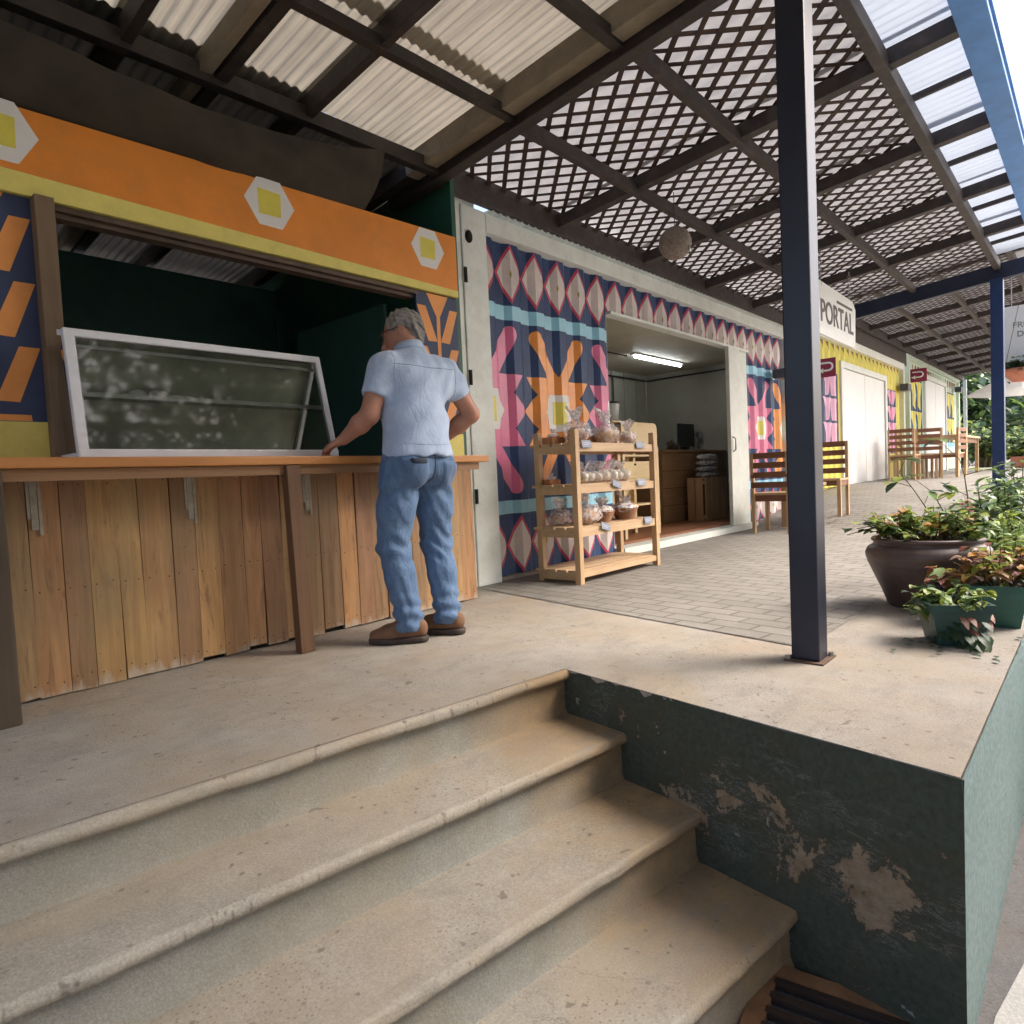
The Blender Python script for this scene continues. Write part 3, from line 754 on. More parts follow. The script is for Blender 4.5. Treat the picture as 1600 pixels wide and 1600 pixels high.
def display_case():
    root = empty('display_case', (1.3, 0, .869), 'white framed glass food display case standing on the counter', 'display case')
    z0, z1 = .872, 1.385; y0 = -.10; y1 = .30
    xa, xb, xc, xd = .742, 1.873, 1.82, .742   # bottom left/right, top right/left ; slanted front
    yf = lambda z: y0+(z-z0)*.05
    mw = paint('white_case_frame', (.74, .76, .80), .35, .06, 6, .05)
    # coordinates solved on the slanted front plane
    bl, br_, tr, tl = Vector((.768, -.10, z0)), Vector((1.875, -.10, z0)), Vector((1.81, -.08, 1.352)), Vector((.752, -.08, 1.348))
    def lerp(a, b, t): return a+(b-a)*t
    mb = MB(); fw = .035
    nrm = Vector((0, -1, 0))
    def frame_bar(a, b, w_):
        mb.bar(a, b, .03, w_, up=(0, 1, 0) if False else (0, 0, 1) if abs((b-a).normalized().z) < .5 else (1, 0, 0), bev=.006)
    e = Vector((0, 0, .5*.05))
    frame_bar(bl+Vector((0, 0, .018)), br_+Vector((0, 0, .018)), .036)
    frame_bar(tl+Vector((0, 0, -.012)), tr+Vector((0, 0, -.012)), .03)
    mb.bar(bl+Vector((.018, 0, 0)), tl+Vector((.018, 0, 0)), .036, .03, up=(0, 1, 0), bev=.004)
    mb.bar(br_+Vector((-.012, 0, 0)), tr+Vector((-.012, 0, 0)), .024, .03, up=(0, 1, 0), bev=.004)
    # rear frame and side rails
    for a in (bl, br_, tr, tl):
        q = a+Vector((0, .38 if a.z < 1 else .02, 0)); mb.bar(a+Vector((0, .015, -.012 if a.z > 1 else .012)), q+Vector((0, 0, -.012 if a.z > 1 else .012)), .02, .02)
    mb.bar(bl+Vector((.14, .38, 0)), tl+Vector((.035, .02, 0)), .02, .02, up=(0, 1, 0)); mb.bar(br_+Vector((-.01, .38, 0)), tr+Vector((-.01, .02, 0)), .02, .02, up=(0, 1, 0))
    part(mb, 'frame', mw, root)
    mb = MB(); i = .03
    mb.add([bl+Vector((i, -.004, .034)), br_+Vector((-.022, -.004, .034)), tr+Vector((-.024, -.004, -.026)), tl+Vector((i, -.004, -.026))], [(0, 1, 2, 3)])
    part(mb, 'front_glass', glass('case_glass', (.80, .84, .80), .0, .04), root); Mgs = glass('case_side_glass', (.8, .85, .84), .05)
    for a, b in ((bl, tl), (br_, tr)):
        mb = MB(); dx = .006 if a is bl else -.006
        mb.add([a+Vector((dx, .03, .02)), a+Vector((dx, .36, .02)), b+Vector((dx, .022, -.02)), b+Vector((dx, .012, -.02))], [(0, 1, 2, 3)])
        part(mb, 'side_glass', Mgs, root)
    mb = MB(); mb.box(.79, 1.84, -.05, .10, 1.116, 1.122); part(mb, 'shelf', glass('shelf_glass', (.7, .78, .76), .15), root)
    mb = MB(); mb.box(.79, 1.84, -.062, -.052, 1.108, 1.126); mb.box(.785, 1.80, -.055, -.045, 1.288, 1.302); part(mb, 'shelf_rail', M_metal, root)
    mb = MB(); mb.box(.775, 1.865, -.085, .28, .874, .886); part(mb, 'base_tray', paint('case_base', (.5, .52, .5), .35, .1, 6, .05), root)
    mb = MB(); mb.box(.775, 1.79, -.06, -.02, 1.336, 1.345); part(mb, 'top_panel', paint('case_base', (.30, .32, .32), .35, .1, 6, .05), root)
    mb = MB(); mb.add([(.785, .27, .89), (1.84, .27, .89), (1.80, -.03, 1.33), (.785, -.03, 1.33)], [(0, 1, 2, 3)]); part(mb, 'rear_panel', paint('case_rear', (.46, .46, .37), .5, .4, 3, .1), root)
    for k, (x, z, s, g, lab) in enumerate(((1.03, 1.122, 1.0, 0, 'left of the pair of white rolls on the case shelf'), (1.11, 1.122, 1.1, 0, 'right of the pair of white rolls on the case shelf'), (1.185, 1.122, 1.0, 1, 'folded white napkin beside the rolls in the display case'), (1.42, .886, 1.3, 2, 'folded white bag lying on the floor of the display case'))):
        mb = MB()
        if g == 0: mb.ball((x, .02, z+.018*s), .026*s, 3, sc=(1.25, 1, .72), wob=.1, seed=k)
        else: mb.ball((x, .02, z+.01*s), .04*s, 3, sc=(1.3, .8, .3), wob=.5, seed=k+3)
        o = mb.build('bread_roll' if g == 0 else 'napkin' if g == 1 else 'paper_bag', paint('pale_dough', (.80, .78, .72), .6, .08, 20, .2)); tag(o, lab, 'bread' if g == 0 else 'napkin' if g == 1 else 'bag', 'white rolls in the display case' if g == 0 else None)
display_case()

# ------------------------------------------------------------------ containers with painted corrugated fronts
class Corrugated:
    def __init__(s, y, per=.28, dep=.034, x0=0):
        s.y, s.per, s.dep, s.x0 = y, per, dep, x0
        s.kn = [0, .30, .5, .80]        # out flat, slope in, in flat, slope out
    def prof(s, x):
        u = ((x-s.x0)/s.per) % 1
        if u < .30: h = 0
        elif u < .5: h = (u-.30)/.2
        elif u < .80: h = 1
        else: h = 1-(u-.8)/.2
        return s.y+s.dep*h
    def breaks(s, a, b):
        out = [a]; k = math.floor((a-s.x0)/s.per)
        while True:
            for q in s.kn:
                x = s.x0+(k+q)*s.per
                if x > b-1e-4: out.append(b); return out
                if x > a+1e-4: out.append(x)
            k += 1
    def paint(s, mb, poly, rect, layer, mi):
        x0, x1, z0, z1 = rect
        poly = clip(clip(poly, 1, z0, 1), 1, z1, -1)
        if len(poly) < 3: return
        a = max(x0, min(p[0] for p in poly)); b = min(x1, max(p[0] for p in poly))
        if b-a < 1e-4: return
        br = s.breaks(a, b)
        for l, r in zip(br, br[1:]):
            q = clip(clip(poly, 0, l, 1), 0, r, -1)
            if len(q) >= 3:
                q2 = [q[i] for i in range(len(q)) if abs(q[i][0]-q[i-1][0])+abs(q[i][1]-q[i-1][1]) > 1e-5]
                if len(q2) >= 3: 
                    sy = lambda x: s.prof(min(max(x, l+1e-6), r-1e-6))
                    mb.add([(x, sy(x)-.0016*layer, z) for x, z in q2], [tuple(range(len(q2)))], mi, False)
def clip(poly, ax, val, sg):
    out = []; n = len(poly)
    for i in range(n):
        p, q = poly[i], poly[(i+1) % n]; dp, dq = sg*(p[ax]-val), sg*(q[ax]-val)
        if dp >= 0: out.append(p)
        if (dp > 0 and dq < 0) or (dp < 0 and dq > 0):
            t = dp/(dp-dq); out.append((p[0]+(q[0]-p[0])*t, p[1]+(q[1]-p[1])*t))
    return out
def arc(cx, cz, r, a0, a1, n=7): return [(cx+r*math.cos(a0+(a1-a0)*i/n), cz+r*math.sin(a0+(a1-a0)*i/n)) for i in range(n+1)]
FIG_C = 1.232
def fig_quarters(cx):
    """the splayed bud figure: body piece + four rounded arms, each convex-ish"""
    cz = FIG_C; out = []
    for sx in (-1, 1):
        for sz in (-1, 1):
            f = lambda x, z: (cx+sx*x, cz+sz*z)
            out.append([f(0, 0), f(.41, 0), f(.275, .13), f(.375, .262), f(.14, .265), f(.0, .28)])
            arm = [(0, .15), (0, .285), (.07, .385), (.15, .50), (.212, .575)]
            arm += [(.265+.062*math.cos(a), .553+.06*math.sin(a)) for a in (2.5, 2.0, 1.5, 1.0, .5, 0, -.4)]
            arm += [(.285, .47), (.225, .37), (.15, .265), (.1, .15)]
            out.append([f(x, z) for x, z in arm])
    return out
def container_one():
    root = empty('shop_container', (6.2, .4, 0), 'cream container shop with navy, pink and orange painted corrugated front', 'container shop')
    C = Corrugated(.315, .28, .034, 3.43); FY = .305
    mb = MB()
    rects = [(3.41, 4.995, .03, 2.435), (4.995, 8.03, 2.155, 2.435), (8.03, 9.2, .03, 2.435)]
    for rc in rects:
        x0, x1, z0, z1 = rc
        full = [(x0, z0), (x1, z0), (x1, z1), (x0, z1)]
        C.paint(mb, full, rc, 0, 0)
        for zb, zt in ((1.885, 1.99), (.475, .572)): C.paint(mb, [(x0, zb), (x1, zb), (x1, zt), (x0, zt)], rc, 1, 3)
        k = 0; cx = 3.43
        while cx < x1+.2:
            if cx > x0-.2:
                for cz, h in ((2.218, .215), (.245, .215)):
                    wd = .135
                    for (s, lay, mi) in ((1.0, 1, 5), (.84, 2, 4)):
                        C.paint(mb, [(cx-wd*s-(.004 if s == 1 else 0), cz), (cx, cz-h*s), (cx+wd*s+(.004 if s == 1 else 0), cz), (cx, cz+h*s)], rc, lay, mi)
                    if rnd.random() < .8: C.paint(mb, [(cx-.012, cz), (cx, cz-.03), (cx+.012, cz), (cx, cz+.03)], rc, 3, 6)
            cx += .28
        cx = 3.42; k = 0
        while cx < x1+.5:
            if cx > x0-.5 and x1 > 5 and x0 < 5.2 and z0 > 1: pass
            elif cx > x0-.5:
                mi = 1 if k % 2 == 0 else 2
                if cx > 8.6: mi = 2 if k % 2 else 1
                for qi, q in enumerate(fig_quarters(cx)): C.paint(mb, q, rc, 1+.4*(qi % 2), mi)
                cz = FIG_C
                C.paint(mb, [(cx-.19, cz), (cx-.10, cz-.145), (cx+.10, cz-.145), (cx+.19, cz), (cx+.10, cz+.145), (cx-.10, cz+.145)], rc, 2, 7)
                C.paint(mb, [(cx-.068, cz-.09), (cx+.068, cz-.09), (cx+.068, cz+.09), (cx-.068, cz+.09)], rc, 3, 8)
            cx += .83; k += 1
    part(mb, 'painted_front', [M_navy, M_pink, M_orange2, M_sky, M_diam, M_red, M_olive, M_white, M_yel2], root)
    # corner posts, top rail, sill
    mb = MB(); mb.box(3.175, 3.41, .26, .40, 0.004, 2.567, .008); mb.box(3.075, 3.172, .27, .40, 0, 2.74, .004); mb.box(3.18, 3.33, .285, .40, 2.57, 2.81, .004)
    part(mb, 'corner_post', M_cream, root)
    mb = MB(); mb.box(9.2, 9.34, .26, .40, .1, 2.567, .008); part(mb, 'corner_post', M_cream, root)
    mb = MB(); mb.box(3.41, 9.2, .255, .40, 2.435, 2.56, .006); mb.box(5.0, 8.03, .295, .40, 2.13, 2.155, .003)
    part(mb, 'top_rail', M_cream, root)
    mb = MB(); corr(mb, 3.4, 9.2, .215, .30, .004, .076, .008, ny=1, z0=2.569); part(mb, 'sheet_edge', M_cream2, root)
    mb = MB()
    mb.lathe([(.0, 0), (.03, 0), (.03, .01), (0, .01)], (0, 0, 0), 16)
    mb.v[-64:] = [(3.235+x_, .250+z_, 2.36+y_*1.4) for x_, y_, z_ in mb.v[-64:]]
    part(mb, 'lock_hole', M_gap, root)
    for z in (2.10, 1.42, .62):
        mb = MB(); mb.box(3.178, 3.20, .25, .262, z-.05, z+.05); part(mb, 'hinge_slot', M_gap, root)
    mb = MB(); mb.box(4.995, 8.03, .24, .42, .005, .07, .004); part(mb, 'door_sill', M_cream2, root)
    mb = MB(); mb.box(3.41, 4.995, .29, .40, .0, .028); part(mb, 'plinth', M_conc, root)
    mb = MB(); mb.box(8.03, 9.2, .29, .40, .0, .028); part(mb, 'plinth', M_conc, root)
    # opening jambs
    mb = MB(); mb.box(4.975, 5.0, .35, .42, .03, 2.155); part(mb, 'door_jamb', M_cream2, root)
    mb = MB(); mb.box(7.72, 8.03, .335, .40, .07, 2.13); part(mb, 'door_jamb', M_cream2, root)
    mb = MB(); mb.box(7.40, 7.70, .28, .325, .075, 2.13, .004); dr = part(mb, 'sliding_door', M_cream2, root)
    mb = MB(); mb.tube([(7.45, .28, .93), (7.45, .25, .95), (7.45, .25, 1.08), (7.45, .28, 1.10)], .008); part(mb, 'handle', M_metal, dr)
    # shell and interior
    M_in = paint('interior_panel', (.30, .29, .235), .6, .12, 3, .05); M_ceil = paint('interior_ceiling', (.56, .54, .43), .6, .15, 2, .05)
    mb = MB()
    for k in range(36):
        x0 = 3.2+k*.17; mb.box(x0, x0+.168, 2.44+.012*(k % 2), 2.47, .07, 2.35)
    mb.box(9.28, 9.31, .42, 2.44, .07, 2.35); mb.box(3.10, 3.16, .40, 2.47, .07, 2.5)
    part(mb, 'interior_walls', M_in, root)
    mb = MB(); mb.box(3.1, 9.32, .402, 2.48, 2.245, 2.27); part(mb, 'interior_ceiling', M_ceil, root)
    mb = MB(); mb.box(3.1, 9.34, .402, 2.75, 2.50, 2.56); mb.box(3.1, 9.34, 2.70, 2.75, 0, 2.5); part(mb, 'outer_shell', M_cream, root)
    mb = MB(); mb.box(3.1, 9.3, .425, 2.44, .05, .09); part(mb, 'interior_floor', M_floorw, root)
    mb = MB(); mb.tube([(5.0, 2.40, 2.16), (9.25, 2.40, 2.16)], .012, 6); mb.tube([(9.25, .5, 2.17), (9.25, 2.4, 2.16)], .012, 6); mb.tube([(8.3, 2.42, 2.16), (8.3, 2.42, 1.5)], .010, 6)
    mb.tube([(4.5, 1.5, 2.20), (7.2, 1.5, 2.19)], .008, 6)
    part(mb, 'wiring', M_black, root)
container_one()

def simple_container(x0, x1, z0, z1, label, base, top, cols, panels, door, group=None):
    root = empty('shop_container', ((x0+x1)/2, .4, z0), label, 'container shop')
    C = Corrugated(.315, .28, .034, x0); mb = MB()
    dr0, dr1, dz = door
    rects = [(x0+.1, dr0-.12, z0+.04, z1-.13), (dr0-.12, dr1+.12, dz+.1, z1-.13), (dr1+.12, x1-.1, z0+.04, z1-.13)]
    for rc in rects: C.paint(mb, [(rc[0], rc[2]), (rc[1], rc[2]), (rc[1], rc[3]), (rc[0], rc[3])], rc, 0, 0)
    for fn in panels: fn(C, mb, rects)
    part(mb, 'painted_front', cols, root)
    mb = MB(); mb.box(x0, x0+.11, .25, .4, z0, z1, .006); mb.box(x1-.11, x1, .25, .4, z0, z1, .006); mb.box(x0+.11, x1-.11, .255, .4, z1-.13, z1, .004); part(mb, 'frame', top, root)
    mb = MB(); mb.box(x0, x1, .402, 2.75, z0, z1-.02); part(mb, 'outer_shell', base, root)
    mb = MB(); mb.box(dr0-.12, dr0, .28, .38, z0, dz+.1); mb.box(dr1, dr1+.12, .28, .38, z0, dz+.1); mb.box(dr0, dr1, .28, .38, dz, dz+.1); part(mb, 'door_frame', M_cream2, root)
    n = 2
    for i in range(n):
        a = dr0+(dr1-dr0)*i/n; b = dr0+(dr1-dr0)*(i+1)/n
        mb = MB(); mb.box(a+.008, b-.008, .31, .34, z0+.03, dz-.01, .004); part(mb, 'door_leaf', M_white, root)
    return root
def zz(C, mb, rects, x0, x1, z0, z1, n, mi_bg, mi_a, mi_b):
    for rc in rects:
        if x1 < rc[0] or x0 > rc[1]: continue
        C.paint(mb, [(x0, z0), (x1, z0), (x1, z1), (x0, z1)], rc, 1, mi_bg)
        h = (z1-z0)/n; cx = (x0+x1)/2
        for i in range(n):
            b = z0+h*i
            C.paint(mb, [(x0+.02, b+h*.95), (cx-.02, b+h*.95), (cx-.12, b+.02), (cx-.2, b+.02)], rc, 2, mi_a)
            C.paint(mb, [(cx+.02, b+h*.95), (x1-.02, b+h*.95), (x1-.1, b+.02), (x1-.3, b+.02)], rc, 2, mi_a)
            C.paint(mb, [(cx-.05, b+h*.5), (cx, b), (cx+.05, b+h*.5), (cx, b+h)], rc, 3, mi_b)
def drips(C, mb, rects, x0, x1, zt, per, h, mi):
    x = x0
    while x < x1:
        for rc in rects:
            if x+per > rc[0] and x < rc[1]: C.paint(mb, [(x, zt), (x+per*.5, zt-h), (x+per*.55, zt)], rc, 2, mi)
        x += per
M_lilac = paint('lilac_pink_paint', (.68, .36, .50), .45, .1, 5, .05)
M_brownp = paint('brown_drip_paint', (.22, .13, .05), .5, .2, 5, .05)
def c2p(C, mb, rects):
    zz(C, mb, rects, 10.9, 11.75, 1.02, 2.2, 3, 1, 2, 3)
    zz(C, mb, rects, 15.05, 15.75, .9, 2.2, 4, 1, 2, 3)
    drips(C, mb, rects, 10.2, 16.1, 2.66, .14, .14, 4)
    for rc in rects:
        C.paint(mb, arc(11.35, 2.27, .14, 0, 2*math.pi, 14)[:-1], rc, 2, 5); C.paint(mb, arc(11.35, 2.27, .08, 0, 2*math.pi, 12)[:-1], rc, 3, 6)
simple_container(10.1, 16.3, .33, 2.80, 'container shop with yellow dripping paint and closed white double doors', M_yel, M_cream2, [M_yel2, M_navyf, M_lilac, M_pink, M_brownp, M_sky, M_navy], [c2p], (11.92, 14.75, 2.32))
M_mint = paint('mint_paint', (.60, .70, .58), .5, .08, 5, .05)
def c3p(C, mb, rects):
    for x0, x1 in ((17.15, 18.45), (21.8, 23.1)):
        zz(C, mb, rects, x0, x1, 1.2, 2.6, 2, 1, 2, 3)
        for rc in rects: C.paint(mb, [(x0, 1.08), (x1, 1.08), (x1, 1.19), (x0, 1.19)], rc, 1, 4)
    drips(C, mb, rects, 16.8, 23.4, 2.92, .3, .2, 5)
simple_container(16.75, 23.6, .42, 3.1, 'pale mint container shop farthest along the walkway with yellow and blue painted panels', M_mint, M_mint, [M_mint, M_navyf, M_yel2, M_sky, M_sky, M_brownp], [c3p], (18.8, 21.5, 2.7))

# ------------------------------------------------------------------ things in and in front of container one
def lamp_tube():
    root = empty('fluorescent_lamp', (8.0, 1.5, 2.24), 'lit fluorescent tube on the ceiling of the open container shop', 'lamp')
    mb = MB(); mb.box(7.35, 8.65, 1.46, 1.54, 2.225, 2.244); part(mb, 'lamp_body', M_white, root)
    mb = MB(); mb.tube([(7.40, 1.5, 2.205), (8.60, 1.5, 2.205)], .018, 10); part(mb, 'lamp_tube', emit('tube_glow', (.9, .95, 1), 6), root)
lamp_tube()

def cabinet():
    root = empty('wooden_counter', (8.3, 1.5, .09), 'brown wooden sales counter inside the open container shop', 'counter')
    mb = MB(); mb.box(7.45, 9.2, 1.2, 1.8, .09, .98, .004); part(mb, 'counter_body', M_osb, root)
    mb = MB(); mb.box(7.40, 9.25, 1.15, 1.85, .982, 1.01, .004); part(mb, 'counter_top', M_osb, root)
    mb = MB()
    for z in (.3, .52, .74): mb.box(7.45, 9.2, 1.196, 1.1995, z, z+.006)
    part(mb, 'panel_joints', M_gap, root)
    root = empty('monitor', (8.9, 1.5, 1.01), 'dark screen standing on the wooden sales counter behind the fan', 'monitor')
    mb = MB(); mb.box(8.72, 9.2, 1.62, 1.65, 1.09, 1.42, .005); part(mb, 'screen', paint('dark_screen', (.012, .015, .025), .3, .1, 5, 0), root)
    mb = MB(); mb.box(8.9, 9.0, 1.6, 1.7, 1.012, 1.09); mb.box(8.8, 9.1, 1.55, 1.75, 1.010, 1.02); part(mb, 'stand', M_black, root)
    root = empty('desk_fan', (8.75, 1.32, 1.01), 'round grey desk fan on the counter in front of the dark screen', 'fan')
    mb = MB(); c = Vector((8.75, 1.32, 1.16))
    for k in range(5):
        r_ = .14*(k+1)/5; mb.tube([c+Vector((r_*math.cos(a*.3), -.03*(1-r_/.14), r_*math.sin(a*.3))) for a in range(22)], .0025, 5)
    for k in range(24):
        a = k*math.pi/12; mb.tube([c+Vector((0, -.03, 0)), c+Vector((.14*math.cos(a), 0, .14*math.sin(a)))], .002, 4)
    part(mb, 'fan_guard', paint('fan_grey', (.22, .24, .27), .4, .1, 5, 0), root)
    mb = MB()
    for k in range(3):
        a = k*2.094; mb.add([c+Vector((0, .01, 0)), c+Vector((.12*math.cos(a-.4), .0, .12*math.sin(a-.4))), c+Vector((.13*math.cos(a), .015, .13*math.sin(a))), c+Vector((.12*math.cos(a+.4), .03, .12*math.sin(a+.4)))], [(0, 1, 2, 3)])
    mb.ball((c.x, c.y, c.z), .03, 2); mb.box(c.x-.012, c.x+.012, c.y, c.y+.03, 1.02, 1.14); mb.box(c.x-.07, c.x+.07, c.y-.06, c.y+.08, 1.012, 1.025)
    part(mb, 'fan_blades', paint('fan_dark', (.08, .09, .11), .4, .1, 5, 0), root)
    mb = MB(); mb.ball((8.1, 1.38, 1.06), .09, 3, sc=(1.2, .8, .55), wob=.5, seed=4); mb.ball((7.98, 1.36, 1.09), .07, 3, sc=(.7, .7, 1), wob=.7, seed=8)
    tag(mb.build('cloth_bundle', paint('brown_bundle', (.10, .085, .07), .8, .4, 12, .3)), 'dark brown cloth bundle lying on the left end of the sales counter', 'bundle')
    # crate on end with bags
    root = empty('wooden_crate', (8.15, .95, .09), 'upended pine slat crate standing in front of the sales counter', 'crate')
    mb = MB()
    for i in range(4): mb.box(7.93+i*.165, 8.075+i*.165, .86, .875, .09, .62, .002)
    mb.box(7.93, 8.57, .876, .90, .11, .16); mb.box(7.93, 8.57, .876, .90, .55, .60); mb.box(7.93, 8.57, .86, 1.12, .622, .637)
    for y in (.95, 1.06): mb.box(7.915, 7.93, y-.05, y+.05, .09, .62); mb.box(8.57, 8.585, y-.05, y+.05, .09, .62)
    part(mb, 'crate_slats', M_pine, root)
    for k, z in enumerate((.64, .715, .79, .865)):
        mb = MB(); mb.ball((8.22+rnd.uniform(-.02, .02), .97, z+.037), .20, 3, sc=(1.12-.06*k, .6, .2), wob=.35, seed=k*5)
        mb.ball((8.10+rnd.uniform(-.02, .02), .95, z+.037), .12, 3, sc=(1.1, .7, .3), wob=.4, seed=k*9+2)
        o = mb.build('plastic_bag', foggy('packed_bag', (.62, .60, .60), .85)); tag(o, ['lowest', 'second lowest', 'second from the top', 'topmost'][k]+' clear packed bag in the pile on the upended crate', 'bag', 'packed bags piled on the upended crate')
cabinet()

def inner_shelf():
    root = empty('wooden_shelf', (5.95, .65, .09), 'pale wooden shelf unit with rounded top just inside the shop opening', 'shelf')
    M_ply = wood('pale_plywood', (.52, .38, .18), (.70, .54, .30), 'X', .6, .5)
    mb = MB()
    xa, xb = 5.55, 6.24
    mb.box(xa, xb, .90, .92, .2, 1.0)
    r = .06
    poly = [(xa, .98), (xb, .98)]+arc(xb-r, 1.24-r, r, 0, math.pi/2, 5)+arc(xa+r, 1.24-r, r, math.pi/2, math.pi, 5)
    mb.wprism(poly, .585, .61)
    mb.bar((xb-.02, .60, .09), (xb-.02, .60, 1.0), .045, .045); mb.bar((xa+.02, .60, .09), (xa+.02, .60, 1.0), .045, .045)
    mb.bar((xb-.02, .88, .09), (xb-.02, .88, 1.0), .045, .045); mb.bar((xa+.02, .88, .09), (xa+.02, .88, 1.0), .045, .045)
    part(mb, 'shelf_frame', M_ply, root)
    for z in (.40, .66, .90):
        mb = MB(); mb.box(xa+.01, xb-.01, .62, .90, z, z+.018); part(mb, 'shelf_board', M_ply, root)
    mb = MB(); mb.box(xa+.05, xb-.08, .625, .89, .68, .85, .004); dr = part(mb, 'drawer', M_ply, root)
    mb = MB(); mb.ball((xa+.3, .622, .82), .012, 2); part(mb, 'handle', M_black, dr)
    root = empty('bucket', (5.62, .74, 1.25), 'white plastic bucket with a dark lid above the pale wooden shelf', 'bucket')
    mb = MB(); mb.box(5.45, 5.80, .62, .92, 1.235, 1.248); part(mb, 'tray', M_ply, root)
    mb = MB(); mb.lathe([(0, 0), (.085, 0), (.105, .17), (.105, .175), (0, .175)], (5.62, .76, 1.25), 28); part(mb, 'bucket_body', paint('dull_white_plastic', (.45, .46, .46), .4, .1, 5, 0), root)
    mb = MB(); mb.lathe([(0, 0), (.112, 0), (.112, .02), (0, .022)], (5.62, .76, 1.426), 28); part(mb, 'lid', M_black, root)
inner_shelf()

def rack():
    root = empty('display_rack', (4.07, -.13, 0), 'open pine display rack of packaged breads against the painted wall', 'rack')
    for x, y, lean in ((3.555, -.31, 0), (4.585, -.30, 0), (3.60, .04, 0), (4.62, .05, 0)):
        mb = MB(); mb.box(x-.022, x+.022, y-.022, y+.022, .0045, 1.035, .003); part(mb, 'post', M_pine, root)
    for z in (.075, .365, .655, .935):
        mb = MB()
        for y0 in (-.285, -.19, -.095, 0.0):
            if z == .935 and y0 > -.2 and y0 < -.1: pass
            mb.box(3.565, 4.60, y0, y0+.08, z, z+.018, .002)
        part(mb, 'shelf_board', M_pinex, root)
        mb = MB(); mb.box(3.58, 4.60, -.312, -.294, z-.045 if z > .1 else z-.03, z+.010); mb.box(3.62, 4.60, .05, .066, z-.045, z+.01)
        for x in (3.578, 4.60): mb.box(x-.011, x+.011, -.287, .02, z-.05, z-.001)
        part(mb, 'rail', M_pinex, root)
rack()
M_bread = paint('bread_crust', (.36, .15, .06), .6, .3, 25, .4); M_bread2 = paint('golden_bread', (.55, .32, .12), .6, .25, 25, .4)
M_film = foggy('clear_film', (.85, .82, .84), .38, .15); M_film2 = foggy('knot_film', (.88, .84, .86), .6, .2)
M_wick = wood('wicker', (.22, .10, .05), (.42, .21, .10), 'X', 3, .6); M_pale_bread = paint('pale_bread', (.74, .68, .55), .6, .15, 25, .3)
def knot(mb, c, r, seed):
    rr = random.Random(seed)
    for i in range(9):
        a = rr.uniform(0, 6.28); L = rr.uniform(.5, 1.1)*r; d = Vector((math.cos(a)*.6, math.sin(a)*.6, 1)).normalized()
        s = d.cross(Vector((0, 0, 1))).normalized()*r*rr.uniform(.15, .35)
        p = Vector(c); q = p+d*L
        mb.add([p-s*.2, p+s*.2, q+s, q+d*L*.12, q-s], [(0, 1, 2, 3, 4)])
def bread_pack(kind, c, s, seed, label, group):
    s *= 1.22
    root = empty({'loaf': 'bread_package', 'basket': 'bread_basket', 'cone': 'pastry_package', 'box': 'bread_box'}[kind], c, label, {'loaf': 'bread package', 'basket': 'basket', 'cone': 'pastry package', 'box': 'box'}[kind], group)
    x, y, z = c; rr = random.Random(seed)
    if kind == 'loaf':
        mb = MB()
        for i in range(4): mb.ball((x+rr.uniform(-.3, .3)*s*.4, y+rr.uniform(-.2, .2)*s*.4, z+s*.30+i*.02*s), s*.34, 2, sc=(1.2, .9, .75), wob=.3, seed=seed+i)
        part(mb, 'bread', M_bread if seed % 2 else M_bread2, root)
        mb = MB(); mb.ball((x, y, z+s*.40), s*.56, 3, sc=(1.15, .85, .72), wob=.35, seed=seed); part(mb, 'film', M_film, root)
        mb = MB(); knot(mb, (x, y, z+s*.7), s*.75, seed); part(mb, 'film_knot', M_film2, root)
    elif kind == 'basket':
        mb = MB(); n = 7
        for i in range(n): 
            r0 = s*(.36+.2*i/n); mb.lathe([(r0, 0), (r0+s*.04, s*.035), (r0+s*.01, s*.07)], (x, y, z+i*s*.068), 22, wob=.01)
        mb.lathe([(0, .004), (s*.36, .004)], (x, y, z), 22); part(mb, 'basket', M_wick, root)
        mb = MB()
        for i in range(5): mb.ball((x+rr.uniform(-.3, .3)*s, y+rr.uniform(-.25, .25)*s, z+s*.5), s*.2, 2, sc=(1.2, 1, .8), wob=.3, seed=i+seed)
        part(mb, 'bread', M_bread2, root)
        mb = MB(); mb.ball((x, y, z+s*.5), s*.5, 3, sc=(1.1, .95, .5), wob=.4, seed=seed); knot(mb, (x, y, z+s*.65), s*.55, seed); part(mb, 'film', M_film2, root)
    elif kind == 'cone':
        mb = MB(); mb.ball((x, y, z+s*.32), s*.42, 2, sc=(.55, 1.2, .75), wob=.2, seed=seed); part(mb, 'bread', M_pale_bread, root)
        mb = MB(); mb.ball((x, y, z+s*.34), s*.46, 2, sc=(.6, 1.25, .75), wob=.3, seed=seed+1); knot(mb, (x, y+.02, z+s*.55), s*.7, seed); part(mb, 'film', M_film, root)
    else:
        mb = MB(); mb.box(x-s*.8, x+s*.8, y-s*.5, y+s*.5, z+.001, z+s*.5, .004); part(mb, 'box', M_bread, root)
        mb = MB(); mb.ball((x, y, z+s*.62), s*.5, 2, sc=(1.2, .8, .45), wob=.4, seed=seed); knot(mb, (x, y, z+s*.7), s*.5, seed); part(mb, 'film', M_film2, root)
zt, z2, z3 = .954, .674, .384
bread_pack('box', (3.63, -.08, zt), .075, 3, 'dark brown bread box at the left end of the rack top', 'breads on the top of the rack')
bread_pack('loaf', (3.74, -.20, zt), .15, 7, 'film-wrapped loaf with a big gathered knot on the rack top near its left post', 'breads on the top of the rack')
bread_pack('box', (4.02, -.04, zt), .10, 12, 'stacked reddish bread box in the middle of the rack top', 'breads on the top of the rack')
bread_pack('loaf', (4.18, -.14, zt), .16, 8, 'tall film-wrapped speckled loaf on the rack top right of the middle', 'breads on the top of the rack')
